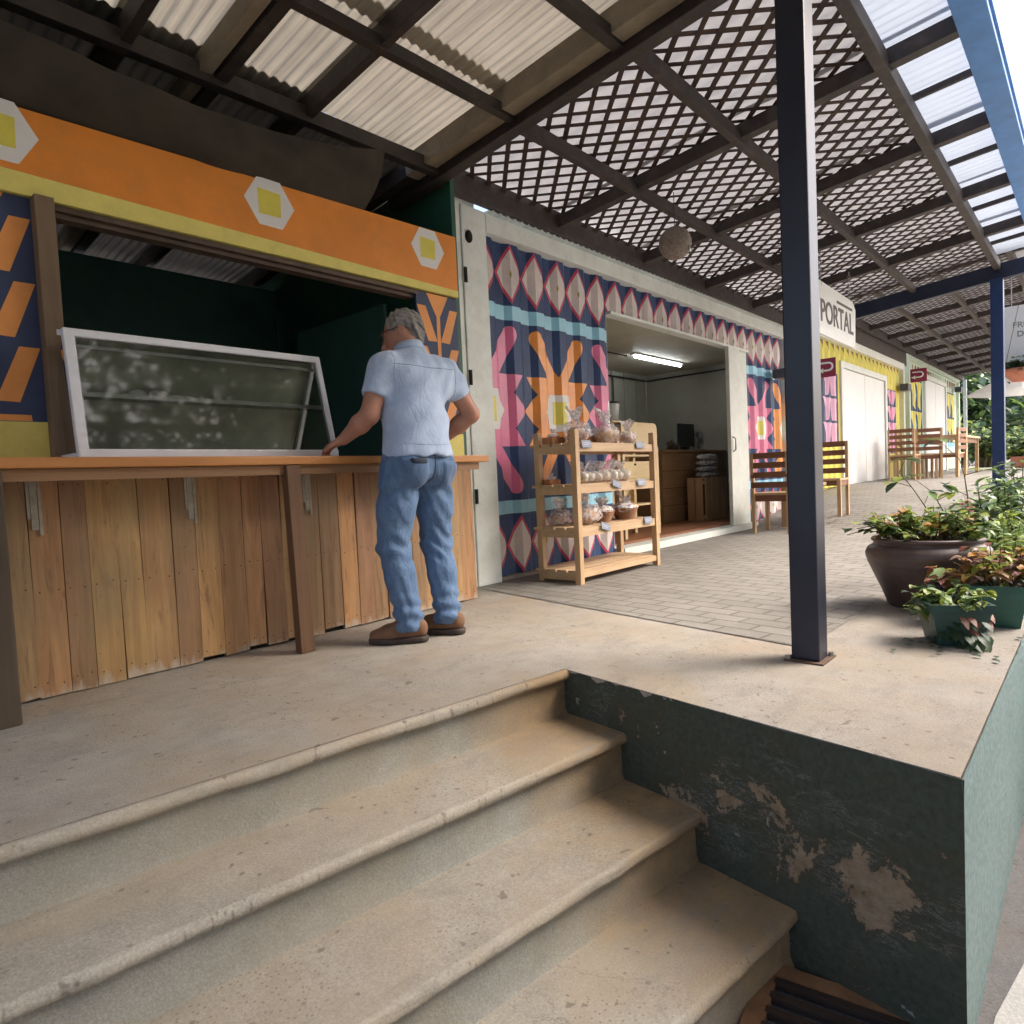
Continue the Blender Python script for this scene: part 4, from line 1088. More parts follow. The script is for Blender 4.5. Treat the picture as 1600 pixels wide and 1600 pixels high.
bread_pack('loaf', (4.44, -.17, zt), .11, 5, 'small wrapped loaf at the right end of the rack top', 'breads on the top of the rack')
bread_pack('box', (3.66, -.02, z2), .06, 21, 'small dark box with a film bow at the left of the second shelf', 'breads on the second shelf')
for i in range(7):
    bread_pack('cone', (3.76+i*.085+(.02 if i > 2 else 0), -.20+.01*(i % 2), z2), .105+.01*(i > 2), 30+i, '%s pale wrapped pastry in the row on the second shelf' % ['leftmost', 'second from left', 'third from left', 'middle', 'third from right', 'second from right', 'rightmost'][i], 'pale pastries in a row on the second shelf')
bread_pack('loaf', (3.70, -.05, z3), .12, 41, 'wrapped bread behind the left post on the third shelf', 'breads on the third shelf')
bread_pack('loaf', (3.83, -.19, z3), .15, 44, 'golden film-wrapped bread at the front left of the third shelf', 'breads on the third shelf')
bread_pack('basket', (4.04, -.17, z3), .135, 50, 'leftmost wicker bread basket on the third shelf', 'baskets on the third shelf')
bread_pack('basket', (4.18, -.10, z3), .125, 51, 'second wicker bread basket from the left on the third shelf', 'baskets on the third shelf')
bread_pack('basket', (4.34, -.18, z3), .15, 52, 'largest wicker bread basket under a film cover, third on the shelf', 'baskets on the third shelf')
bread_pack('basket', (4.49, -.10, z3), .12, 53, 'rightmost wicker bread basket next to the rack post', 'baskets on the third shelf')
M_tagm = paint('slate_tag', (.16, .19, .26), .4, .2, 20, 0)
for i, (x, z, nm) in enumerate(((3.67, .935, 'on the top edge near the left post'), (4.36, .935, 'on the top edge near the right post'), (4.02, .655, 'tilted in the middle of the second shelf'), (4.36, .655, 'on the second shelf near the right post'), (3.86, .365, 'hanging crooked from the third shelf on the left'), (4.44, .365, 'on the third shelf near the right post'))):
    mb = MB(); t_ = .25 if i in (2, 4) else 0
    Mx = Matrix.Translation((x, -.322, z-.0)) @ Matrix.Rotation(t_, 4, 'Y') @ Matrix.Rotation(R(-12), 4, 'X')
    mb.box(-.055, .055, -.005, .002, -.022, .028, .001, Mx)
    mb.box(-.045, .045, -.0065, -.0052, .008, .011, 0, Mx, 1); mb.box(-.04, .03, -.0065, -.0052, -.004, -.001, 0, Mx, 1)
    o = mb.build('price_tag', [M_tagm, paint('chalk', (.55, .57, .6), .6, .1, 20, 0)]); tag(o, 'small slate price tag '+nm, 'price tag', 'price tags on the rack')

def chair(rootloc, rz, label, group):
    root = empty('wooden_chair', rootloc, label, 'chair', group, rz); root['localparts'] = 1
    def P(mb, n, m): 
        o = mb.build(n, m); o.parent = root; return o
    # local: back at x=0, seat towards +x, width along y
    for y in (-.19, .19):
        mb = MB(); mb.bar((0, y, 0), (-.015, y, .88), .042, .035, up=(0, 1, 0), bev=.003); P(mb, 'leg', M_pine)
        mb = MB(); mb.bar((.40, y, 0), (.40, y, .42), .042, .042, up=(0, 1, 0), bev=.003); P(mb, 'leg', M_pine)
    mb = MB(); mb.box(-.01, .43, -.21, .21, .42, .445, .004); P(mb, 'seat', M_pinex)
    mb = MB(); mb.box(.02, .40, -.20, -.18, .36, .415); mb.box(.02, .40, .18, .20, .36, .415); mb.box(.385, .405, -.18, .18, .36, .415); mb.box(.0, .02, -.17, .17, .35, .415); P(mb, 'apron', M_brownw)
    for z in (.82, .715, .61, .50):
        mb = MB(); mb.box(-.032, -.014, -.205, .205, z, z+.065, .003); P(mb, 'back_slat', M_brownw)
    return root
chair((7.30, -.19, .0045), 0, 'slat-backed wooden chair nearest the open shop door, facing along the walkway', 'wooden chairs by the first container')
chair((8.62, -.42, .12), R(183), 'slat-backed wooden chair partly hidden behind the near steel post', 'wooden chairs by the first container')
def table(loc, sx, sy, h, label, name='wooden_table', rz=0):
    root = empty(name, loc, label, 'table', None, rz); root['localparts'] = 1
    def P(mb, n, m): 
        o = mb.build(n, m); o.parent = root; return o
    mb = MB(); mb.box(-sx/2, sx/2, -sy/2, sy/2, h-.04, h, .005); P(mb, 'table_top', M_pinex)
    for x in (-sx/2+.06, sx/2-.06):
        for y in (-sy/2+.06, sy/2-.06):
            mb = MB(); mb.box(x-.03, x+.03, y-.03, y+.03, 0, h-.041, .003); P(mb, 'leg', M_pine)
    mb = MB(); mb.box(-sx/2+.08, sx/2-.08, -sy/2+.05, -sy/2+.07, h-.13, h-.042); mb.box(-sx/2+.08, sx/2-.08, sy/2-.07, sy/2-.05, h-.13, h-.042); P(mb, 'apron', M_brownw)
table((7.98, -.30, .03), .42, .42, .50, 'low pine table behind the near steel post between the two chairs')
table((15.6, -.62, .41), 2.6, .75, .76, 'long wooden table far along the walkway beside the mint container')
for i, (x, y, rz, lab) in enumerate(((13.1, -.30, 0, 'left wooden chair of the far group in front of the yellow container'), (13.6, -.62, R(20), 'middle wooden chair of the far group with its back to the table'), (14.3, -1.0, R(80), 'right wooden chair of the far group tucked under the long table'), (14.2, -.05, R(-90), 'wooden chair on the wall side of the far table'))):
    chair((x, y, .40), rz, lab, 'wooden chairs at the far tables')

# ------------------------------------------------------------------ hanging things
def ball_lamp():
    root = empty('hanging_ball', (4.45, -.62, 2.36), 'brown woven ball hanging from the lattice roof', 'hanging ball')
    mb = MB(); c = (4.45, -.62, 2.36); mb.ball(c, .115, 4, wob=.03)
    m, t, b = nodes('woven_fibre'); v = coord(t, (1, 1, 1)); n = noise(t, v, 60, 6, .7); n2 = noise(t, v, 12, 4)
    cc = ramp(t, n, [(.3, (.16, .12, .095)), (.7, (.48, .41, .35))]); t.links.new(mix(t, .4, cc, ramp(t, n2, [(.3, (.12, .09, .06)), (.7, (.36, .3, .24))])), b.inputs['Base Color']); b.inputs['Roughness'].default_value = .9; bump(t, b, n, .8, .01)
    part(mb, 'woven_ball', m, root)
    mb = MB(); mb.tube([(4.45, -.62, 2.475), (4.45, -.62, 2.72)], .003, 5); part(mb, 'cord', M_black, root)
    mb = MB(); mb.lathe([(.02, 0), (.03, -.004), (.034, 0), (.03, .004), (.02, 0)], (0, 0, 0), 14); mb.v = [(c[0]+.02+x, c[1]-.105+z*.5, c[2]-.06+y) for x, y, z in mb.v]
    part(mb, 'eyelet', M_dbeam, root)
ball_lamp()
def text_mesh(s, size, M, m, parent, name='lettering', ext=.002):
    cu = bpy.data.curves.new(name, 'FONT'); cu.body = s; cu.size = size; cu.extrude = ext; cu.offset = size*.012; cu.align_x = 'CENTER'
    o = bpy.data.objects.new(name, cu); col.objects.link(o)
    dg = bpy.context.evaluated_depsgraph_get(); me = bpy.data.meshes.new_from_object(o.evaluated_get(dg))
    bpy.data.objects.remove(o); me.transform(M); me.materials.clear(); me.materials.append(m)
    o = bpy.data.objects.new(name, me); col.objects.link(o); o.parent = parent
    o.matrix_parent_inverse = pw_full(parent).inverted(); return o
def signs():
    y = -.90
    root = empty('hanging_sign', (7.3, y, 2.2), 'white board sign with dark lettering hanging on chains behind the near post', 'sign')
    mb = MB(); x0, x1 = 6.60, 7.93
    mb.wprism([(x0, 1.975), (x1-.06, 1.965), (x1, 2.0), (x1+.03, 2.38), (x1-.08, 2.455), (x0, 2.475)], y-.01, y+.01); part(mb, 'board', M_white, root)
    mk = paint('sign_ink', (.10, .07, .07), .6, .2, 20, 0)
    Rm = Matrix.Rotation(math.pi/2, 4, 'X')
    text_mesh('PORTAL', .30, Matrix.Translation((7.30, y-.012, 2.10)) @ Rm, mk, root)
    mb = MB(); mb.box(7.28, 7.82, y-.014, y-.0105, 2.345, 2.37); part(mb, 'ink_bar', mk, root)
    for x in (6.8, 7.78):
        mb = MB(); z = 2.45; k = 0
        while z < 2.76:
            mb.lathe([(.009, 0), (.012, -.003), (.015, 0), (.012, .003), (.009, 0)], (0, 0, 0), 8)
            n = 40; vs = mb.v[-n:]; mb.v[-n:] = [((x+a, y+c_, z+b*1.5) if k % 2 else (x+c_, y+a, z+b*1.5)) for a, b, c_ in vs]; z += .032; k += 1
        part(mb, 'chain', M_metal, root)
    # right sign, facing along the walkway
    xs = 11.2
    root = empty('hanging_sign', (xs, -2.2, 2.2), 'white board sign with small grey lettering at the right beyond the blue post', 'sign')
    mb = MB(); mb.box(xs-.01, xs+.01, -2.95, -1.86, 1.98, 2.72); part(mb, 'board', M_white, root)
    mb = MB(); mb.tube([(xs, -2.0, 2.72), (xs, -2.0, 3.2)], .006, 5); mb.tube([(xs, -2.35, 2.72), (xs, -2.35, 3.2)], .006, 5); part(mb, 'wires', M_metal, root)
    Ry = Matrix.Rotation(-math.pi/2, 4, 'Z') @ Matrix.Rotation(math.pi/2, 4, 'X')
    mg = paint('sign_grey_ink', (.22, .22, .20), .6, .2, 20, 0)
    text_mesh('FRUTAS Y', .105, Matrix.Translation((xs-.012, -2.24, 2.43)) @ Ry, mg, root); text_mesh('DE MESA', .105, Matrix.Translation((xs-.012, -2.26, 2.31)) @ Ry, mg, root)
    text_mesh('LA CASA', .09, Matrix.Translation((xs-.012, -2.34, 2.14)) @ Ry, mg, root)
    # red arrow signs
    mr = paint('red_sign', (.26, .02, .055), .4, .1, 5, 0)
    for x, z0, y0, lab in ((10.35, 2.0, .22, 'small red arrow sign sticking out at the left of the yellow container'), (17.0, 2.46, .30, 'small red arrow sign sticking out at the left of the mint container')):
        root = empty('arrow_sign', (x, 0, z0), lab, 'sign', 'red arrow signs')
        w_, h_ = (.26, .27) if x < 12 else (.34, .29)
        mb = MB(); mb.box(x-.012, x+.012, y0-w_, y0, z0, z0+h_, .008); mb.box(x-.01, x+.01, y0, y0+.1, z0+h_*.6, z0+h_*.7); part(mb, 'plate', mr, root)
        mb = MB(); cy, cz, r_ = y0-w_*.62, z0+h_*.55, h_*.2
        pts = [(x-.014, y0-w_*.2, cz+r_)]+[(x-.014, cy-r_*math.sin(a), cz+r_*math.cos(a)) for a in [i*math.pi/8 for i in range(9)]]+[(x-.014, y0-w_*.35, cz-r_)]
        mb.tube(pts, h_*.055, 6); mb.add([(x-.02, y0-w_*.35, cz-r_-h_*.14), (x-.02, y0-w_*.35, cz-r_+h_*.14), (x-.02, y0-w_*.12, cz-r_)], [(0, 1, 2)])
        part(mb, 'arrow', M_white, root)
    # little dark wall lamps
    for x, z, lab in ((16.0, 2.28, 'small dark wall lamp at the right end of the yellow container'), (22.9, 2.72, 'small dark wall lamp at the right end of the mint container'), (8.8, 1.93, 'dark wall lamp on the painted front right of the sliding door')):
        root = empty('wall_lamp', (x, .25, z), lab, 'lamp', 'dark wall lamps')
        mb = MB(); s = 1 if x > 10 else .8
        mb.box(x-.16*s, x+.16*s, .10, .26, z-.08*s, z+.06*s, .01); part(mb, 'lamp_housing', paint('lamp_grey', (.06, .07, .09), .5, .2, 5, 0), root)
        mb = MB(); mb.box(x-.12*s, x+.12*s, .12, .24, z-.095*s, z-.081*s); part(mb, 'lamp_cover', M_metal, root)
signs()

# ------------------------------------------------------------------ plants
def leaf(mb, p, d, n, L, W, mi, droop=.3, lobes=False):
    d = Vector(d).normalized(); n = Vector(n); s = d.cross(n)
    if s.length < 1e-3: s = d.cross(Vector((1, .3, 0)))
    s.normalize(); n = s.cross(d).normalized(); p = Vector(p)
    pr = [(0, .12), (.25, .8), (.5, 1), (.75, .72), (1, .05)]
    L1 = []; R1 = []; Mi = []
    for t_, w_ in pr:
        c = p+d*(L*t_)-Vector((0, 0, 1))*(droop*L*t_*t_)
        L1.append(c-s*(W*w_)+n*(W*w_*.25)); R1.append(c+s*(W*w_)+n*(W*w_*.25)); Mi.append(c)
    vs = L1+Mi+R1; fs = []
    for i in range(4): fs += [(i, i+1, 5+i+1, 5+i), (5+i, 5+i+1, 10+i+1, 10+i)]
    mb.add(vs, fs, mi, True)
def foliage(mb, stems, c, spread, h, nst, nleaf, L, W, mis, seed, base_r=.05, up=.6, trail=0, gauss=False):
    rr = random.Random(seed)
    for i in range(nst):
        a = rr.uniform(0, 6.283); r0 = base_r*math.sqrt(rr.random()); p = Vector((c[0]+r0*math.cos(a), c[1]+r0*math.sin(a), c[2]))
        a += rr.uniform(-.5, .5); sp = spread*math.sqrt(rr.random()); hh = h*rr.uniform(.45, 1.0)*(1-.35*(sp/spread)**2)
        q = Vector((c[0]+sp*math.cos(a), c[1]+sp*math.sin(a), c[2]+hh))
        if trail and rr.random() < trail: q.z = c[2]-rr.uniform(.0, .5)*h; m = Vector((c[0]+sp*.7*math.cos(a), c[1]+sp*.7*math.sin(a), c[2]+.3*h))
        else: m = (p+q)/2+Vector((rr.uniform(-.1, .1)*spread, rr.uniform(-.1, .1)*spread, .12*h))
        pts = [p*(1-t_)**2+m*2*t_*(1-t_)+q*t_*t_ for t_ in (0, .25, .5, .75, 1)]
        stems.tube(pts, [.004*L/.05, .0035*L/.05, .003*L/.05, .002*L/.05, .001], 5)
        for k in range(nleaf):
            t_ = rr.uniform(.25, 1)**.8; b = p*(1-t_)**2+m*2*t_*(1-t_)+q*t_*t_
            an = rr.uniform(0, 6.283); d_ = Vector((math.cos(an), math.sin(an), rr.uniform(-.3, up)))
            s_ = rr.uniform(.6, 1.15); leaf(mb, b, d_, (rr.uniform(-.3, .3), rr.uniform(-.3, .3), 1), L*s_, W*s_, rr.choice(mis), rr.uniform(.1, .6))
LG = leafmat('leaf_green', (.17, .28, .06), (.08, .14, .04)); LD = leafmat('leaf_dark', (.05, .10, .04)); LY = leafmat('leaf_lime', (.38, .46, .08)); LO = leafmat('leaf_orange', (.50, .25, .05), (.22, .16, .04)); LR = leafmat('leaf_rose', (.48, .16, .15), (.25, .15, .08)); LB = leafmat('leaf_blue', (.10, .17, .12)); LK = leafmat('leaf_pinkish', (.55, .35, .33), (.3, .2, .15)); LP = leafmat('leaf_pale', (.32, .42, .18), (.17, .26, .09))
M_stem = paint('stem_brown', (.12, .10, .05), .7, .3, 20, .1)
LM = [LG, LD, LY, LO, LR, LB, LK, LP]
def big_pot():
    c = (3.80, -2.255, 0.0); root = empty('potted_plant', c, 'large brown clay bowl planted with mixed green and orange leaves', 'potted plant')
    m, t, b = nodes('brown_clay'); v = coord(t); n = noise(t, v, 5, 6, .7); n2 = noise(t, v, 50, 4)
    t.links.new(ramp(t, n, [(.3, (.055, .034, .028)), (.7, (.13, .088, .075))]), b.inputs['Base Color']); b.inputs['Roughness'].default_value = .42; bump(t, b, n2, .25, .004)
    mb = MB(); prof = [(0, .004), (.165, .004), (.175, .012), (.20, .08), (.235, .16), (.258, .215), (.262, .222), (.262, .232), (.268, .245), (.272, .27), (.262, .295), (.238, .312), (.232, .318), (.236, .326), (.244, .332), (.244, .342), (.236, .348), (.222, .346), (.215, .33), (.21, .30)]
    mb.lathe(prof, c, 48, wob=.004); part(mb, 'pot', m, root)
    mb = MB(); mb.lathe([(0, .315), (.12, .312), (.222, .302)], c, 24, wob=.02); part(mb, 'soil', paint('soil', (.03, .022, .015), .95, .4, 30, .6), root)
    mb = MB(); st = MB(); foliage(mb, st, (c[0], c[1], .31), .30, .20, 44, 11, .050, .022, [0, 0, 2, 3, 7, 1, 2], 5, .17, .5)
    foliage(mb, st, (c[0]-.02, c[1]+.0, .31), .12, .27, 8, 9, .060, .026, [3, 2, 3, 7, 0], 6, .06, .5)
    # arm reaching left
    for k, (dx, dy, dz) in enumerate(((-.22, .26, .03), (-.20, .22, .05), (-.24, .3, .0))):
        p = Vector((c[0]-.05, c[1]+.1, .33)); q = Vector((c[0]+dx, c[1]+dy, .37+dz)); st.tube([p, (p+q)/2+Vector((0, 0, .05)), q], [.004, .003, .002], 5)
        for i in range(9):
            tt = i/8; b_ = p.lerp(q, tt); leaf(mb, b_+Vector((0, 0, .03)), (rnd.uniform(-1, 1), rnd.uniform(-1, 1), .1), (0, 0, 1), .06, .025, rnd.choice([0, 2, 1]), .3)
    part(mb, 'leaves', LM, root); part(st, 'stems', M_stem, root)
    mb = MB(); mb2 = MB(); r_ = random.Random(4)
    # bare reddish flower spike and thin twiggy shoot on the right
    for k in range(26): 
        a = r_.uniform(0, 6.28); leaf(mb, (c[0]+.10+r_.uniform(-.03, .03), c[1]-.16+r_.uniform(-.03, .03), .46+r_.uniform(-.07, .06)), (math.cos(a), math.sin(a), .3), (0, 0, 1), .035, .012, 6 if k % 3 else 4, .2)
    part(mb, 'flowers', LM, root)
big_pot()
def twig_plant():
    c = Vector((4.55, -2.32, 0)); root = empty('twiggy_shrub', tuple(c), 'thin bare-twigged shrub rising behind the clay bowl', 'shrub')
    st = MB(); mb = MB(); r_ = random.Random(11)
    ends = [Vector((4.25, -2.05, .66)), Vector((4.65, -2.28, .72)), Vector((4.5, -2.15, .55))]
    for e in ends:
        m = c.lerp(e, .55)+Vector((r_.uniform(-.05, .05), r_.uniform(-.05, .05), .12)); pts = [c*(1-t_)**2+m*2*t_*(1-t_)+e*t_*t_ for t_ in (0, .2, .4, .6, .8, 1)]
        st.tube(pts, [.006, .005, .004, .0035, .003, .002], 6)
        for k in range(3):
            b_ = pts[3+k if 3+k < 6 else 5]; q = b_+Vector((r_.uniform(-.12, .12), r_.uniform(-.12, .12), r_.uniform(.02, .12))); st.tube([b_, q], [.003, .0015], 4)
            for i in range(3): leaf(mb, q, (r_.uniform(-1, 1), r_.uniform(-1, 1), r_.uniform(-.3, .5)), (0, 0, 1), .09, .028, r_.choice([0, 5, 0, 2]), .3)
    mb2 = MB(); mb2.lathe([(0, 0.002), (.09, 0.002), (.12, .2), (.11, .2), (.10, .17), (0, .17)], tuple(c), 24); part(mb2, 'pot', paint('dark_pot', (.03, .03, .03), .5, .2, 8, .1), root)
    part(st, 'branches', M_stem, root); part(mb, 'leaves', LM, root)
twig_plant()
def square_pot(c, s, h, rz, label, seed, mis, spread, fh, m, trail=0, nst=22, L=.05):
    root = empty('potted_plant', c, label, 'potted plant', 'green plastic pots on the platform edge')
    mb = MB(); Mx = Matrix.Translation(c) @ Matrix.Rotation(rz, 4, 'Z')
    a, b = s*.36, s*.5; w_ = .008
    def ring(z, r_): return [(r_*cx, r_*cy, z) for cx, cy in ((-1, -1), (1, -1), (1, 1), (-1, 1))]
    lv = [ring(.002, a), ring(h*.82, b*.97), ring(h*.82, b*1.06), ring(h, b*1.08), ring(h, b*.95), ring(h*.86, b*.9)]
    vs = [tuple(Mx @ Vector(p)) for r_ in lv for p in r_]; fs = [(3, 2, 1, 0)]
    for i in range(len(lv)-1):
        for k in range(4): fs.append((i*4+k, i*4+(k+1) % 4, (i+1)*4+(k+1) % 4, (i+1)*4+k))
    mb.add(vs, fs, 0, False); part(mb, 'pot', m, root)
    mb = MB(); mb.add([tuple(Mx @ Vector(p)) for p in ring(h*.88, b*.93)], [(0, 1, 2, 3)]); part(mb, 'soil', paint('soil', (.03, .022, .015)), root)
    mb = MB(); st = MB(); foliage(mb, st, (c[0], c[1], c[2]+h*.88), spread, fh, nst, 8, L, L*.42, mis, seed, s*.3, .5, trail); part(mb, 'leaves', LM, root); part(st, 'stems', M_stem, root)
MG1 = paint('green_plastic', (.03, .12, .085), .4, .25, 8, .1); MG2 = paint('dark_green_plastic', (.018, .06, .05), .45, .25, 8, .1)
square_pot((3.08, -2.46, 0), .205, .165, R(28), 'dark green square pot with lime leaves trailing over its rim, nearest the platform corner', 3, [2, 2, 0, 7, 1], .17, .09, MG2, .35, 36, .040)
square_pot((3.50, -2.565, 0), .20, .18, R(10), 'teal green square pot of orange-leaved coleus at the platform edge', 9, [3, 3, 4, 6, 2], .17, .22, MG1, .1, 42, .045)
square_pot((3.42, -2.40, 0), .16, .15, R(5), 'small black pot between the clay bowl and the teal pot', 19, [3, 4, 7], .10, .16, paint('black_pot_plastic', (.015, .016, .018), .45, .25, 8, .1), 0, 10, .05)
def dead_leaves():
    mb = MB(); r_ = random.Random(5)
    for i in range(34):
        leaf(mb, (3.05+r_.gauss(0, .12), -2.50+r_.gauss(.02, .08), .008), (r_.uniform(-1, 1), r_.uniform(-1, 1), 0), (0, 0, 1), .03, .01, r_.choice([1, 5, 1]), 0)
    for i in range(60):
        p = (3.1+r_.uniform(-.14, .02), -2.52+r_.uniform(-.06, .1), r_.uniform(.02, .14)); leaf(mb, p, (r_.uniform(-1, 0), r_.uniform(-1, .3), -.4), (0, 0, 1), .045, .015, r_.choice([1, 5, 1, 4]), .4)
    tag(mb.build('creeping_vine', LM), 'dark creeping vine spilling down the square pot onto the concrete', 'vine')
dead_leaves()
def bush(c, sp, h, n, L, mis, seed, label, cat='shrub', nl=12, name='leafy_bush', W=.35, group='bushes along the walkway edge'):
    root = empty(name, c, label, cat, group)
    mb = MB(); st = MB(); foliage(mb, st, c, sp, h, n, nl, L, L*W, mis, seed, sp*.35, .9); part(mb, 'leaves', LM, root); part(st, 'stems', M_stem, root)
bush((5.2, -2.43, 0), .32, .40, 46, .10, [7, 0, 7, 2], 31, 'nearest pale grassy bush on the walkway edge past the clay bowl', W=.12, nl=16)
bush((5.9, -2.35, 0), .36, .6, 50, .11, [7, 0, 5, 7], 32, 'taller pale green bush behind the grassy one at the foot of the blue post', W=.2, nl=14)
bush((4.6, -2.62, 0), .28, .36, 40, .08, [2, 2, 0, 7], 33, 'low lime green bush at the right edge behind the orange coleus', W=.25, nl=14)
bush((7.6, -2.35, .0), .4, .75, 46, .11, [0, 1, 5, 7], 34, 'leafy bush just before the blue post', W=.3, nl=12)
mb = MB(); mb.box(3.62, 9.0, -3.3, -2.72, GZ, -.10, .01); tag(mb.build('planter_wall', M_lgreen), 'low pale green planter wall beside the retaining wall', 'planter')
mb = MB(); mb.tube([(3.3, -2.70, -.05), (3.45, -2.69, -.12), (3.7, -2.70, -.16)], .008, 6); tag(mb.build('hose', M_black), 'thin black hose along the outside of the platform wall', 'hose')
def bowl():
    c = (11.0, -2.13, 1.70); root = empty('hanging_planter', c, 'hanging terracotta bowl of green leaves under the right sign', 'hanging planter')
    mb = MB(); mb.lathe([(0, 0), (.12, 0), (.23, .13), (.25, .16), (.22, .16), (0, .12)], c, 24); part(mb, 'bowl', paint('terracotta', (.52, .20, .13), .6, .15, 8, .1), root)
    mb = MB(); st = MB(); foliage(mb, st, (c[0], c[1], c[2]+.12), .26, .24, 30, 8, .08, .03, [5, 0, 1], 77, .12, .5, .2); part(mb, 'leaves', LM, root)
    for s in (-.2, .2): st.tube([(c[0], c[1]+s, c[2]+.15), (c[0], c[1], 2.9)], .004, 4)
    part(st, 'wires', M_stem, root)
bowl()
def tree(c, h, cr, seed, label, n=1500, mis=(0, 1, 5), L=.32, name='tree'):
    root = empty(name, c, label, 'tree', 'trees and shrubs beyond the walkway'); r_ = random.Random(seed); st = MB(); mb = MB(); c = Vector(c)
    top = c+Vector((r_.uniform(-.4, .4), r_.uniform(-.4, .4), h*.6)); st.tube([c, c.lerp(top, .5)+Vector((.1, .1, 0)), top], [h*.028, h*.02, h*.012], 8)
    cl = []
    for i in range(16):
        a = r_.uniform(0, 6.28); e = r_.uniform(-.2, 1); q = c+Vector((cr*math.cos(a)*.7*math.sqrt(1-abs(e)*.6), cr*math.sin(a)*.7*math.sqrt(1-abs(e)*.6), h*(.6+.35*e))); st.tube([c+Vector((0, 0, h*r_.uniform(.3, .55))), c.lerp(q, .6)+Vector((0, 0, h*.2)), q], [h*.01, h*.006, h*.003], 5); cl.append(q)
    for i in range(n):
        q = r_.choice(cl); s = cr*.33; p = q+Vector((r_.gauss(0, s), r_.gauss(0, s), r_.gauss(0, s*.7)))
        leaf(mb, p, (r_.uniform(-1, 1), r_.uniform(-1, 1), r_.uniform(-.6, .6)), (r_.uniform(-.5, .5), r_.uniform(-.5, .5), 1), L*r_.uniform(.6, 1.2), L*.4, r_.choice(mis), .3)
    part(st, 'trunk', M_stem, root); part(mb, 'crown', LM, root)
tree((34, 1.5, GZ), 5, 2.2, 1, 'bushy tree closing the far end of the walkway', 2600)
tree((38, -1.0, GZ), 6, 2.6, 2, 'tall tree beyond the right of the far walkway', 2600)
tree((46, 3.0, GZ), 8, 3.5, 3, 'big dark tree behind the mint container', 2600, (1, 0, 5), .45)
tree((52, -.5, GZ), 9, 4, 4, 'distant tall tree showing right of the blue post', 2600, (1, 5, 0), .5)
for i, (x, y, s, lab) in enumerate(((25.5, -.2, .9, 'leafy bush at the end of the mint container'), (27, .8, 1.3, 'tall thin shrub behind the far posts'), (28.5, -.9, 1.0, 'round shrub beside the orange planter'), (22, -1.45, .5, 'small bush in the terracotta planter at the far table'), (20, -2.0, .8, 'bright green bush right of the blue post in the distance'), (24, -2.2, 1.3, 'tall pale bush at the far right'))):
    bush((x, y, .42), .5*s+.2, 1.5*s, 70, .22, [0, 5, 1, 2, 7], 60+i, lab, nl=10, group='trees and shrubs beyond the walkway')
root = empty('terracotta_planter', (22, -1.45, .42), 'square terracotta planter at the far end of the long table', 'planter'); mb = MB(); mb.box(21.6, 22.4, -1.8, -1.1, .42, .72, .02); part(mb, 'box', paint('terracotta', (.52, .20, .13)), root); mb = MB(); mb.box(21.65, 22.35, -1.75, -1.15, .721, .735); part(mb, 'soil', paint('soil', (.03, .022, .015)), root)
def umbrella():
    root = empty('patio_umbrella', (19, -1.55, .42), 'white patio umbrella open in the distance right of the blue post', 'umbrella')
    mb = MB(); mb.lathe([(1.2, 1.75), (.7, 2.0), (.05, 2.3), (0, 2.32)], (19, -1.62, .42), 8, smooth=False); part(mb, 'canopy', translucent('canopy_white', (.85, .85, .85), .4, (1, 1, 1), .05), root)
    mb = MB(); mb.tube([(19, -1.62, .42), (19, -1.62, 2.7)], .025, 8); part(mb, 'pole', M_white, root)
umbrella()

# ------------------------------------------------------------------ across the lane: lattice screen and trees that shade the steps
def screen():
    root = empty('lattice_screen', (0, -5.9, GZ), 'brown diagonal lattice screen across the lane, mirrored in the display case glass', 'screen')
    mb = MB()
    for layer, sg in ((0, 1), (1, -1)):
        k = -9.0
        while k < 11.0:
            za, zb = GZ+.3, 2.1; xa, xb = k+sg*0, k+sg*(zb-za); xa, xb = (xa, xb) if sg > 0 else (k, k-(zb-za))
            t0, t1 = 0, 1
            lo, hi = -5.0, 6.9
            def cl(x): return max(0, min(1, x))
            if xb != xa:
                ta, tb = (lo-xa)/(xb-xa), (hi-xa)/(xb-xa); t0, t1 = cl(min(ta, tb)), cl(max(ta, tb))
            if t1-t0 > .05: mb.bar((xa+(xb-xa)*t0, -5.9-.012*layer, za+(zb-za)*t0), (xa+(xb-xa)*t1, -5.9-.012*layer, za+(zb-za)*t1), .035, .01, up=(0, 1, 0))
            k += .13
    part(mb, 'lattice_panel', M_lat, root)
    for x in (-5.05, -2.4, .2, 2.75, 4.9, 7.0):
        mb = MB(); mb.box(x-.05, x+.05, -5.97, -5.83, GZ, 2.3); part(mb, 'screen_post', M_dbeam, root)
    mb = MB(); mb.box(-5.0, 6.95, -5.94, -5.86, 2.1, 2.18); part(mb, 'top_rail', M_dbeam, root)
screen()
for i, (x, y, h, cr) in enumerate(((-5.5, -11, 6, 2.6), (-1.0, -10.5, 6.5, 2.8), (2.5, -9, 7, 3.2), (-10, -9, 6, 2.6), (6.5, -10, 6, 3.0))):
    tree((x, y, GZ), h, cr, 20+i, ['broad leafy tree across the lane at the far left', 'tall leafy tree across the lane opposite the stall', 'leafy tree across the lane opposite the steel post', 'leafy tree across the lane beyond the stall end', 'leafy tree across the lane opposite the open shop'][i], 5600, (0, 1, 5), .22)

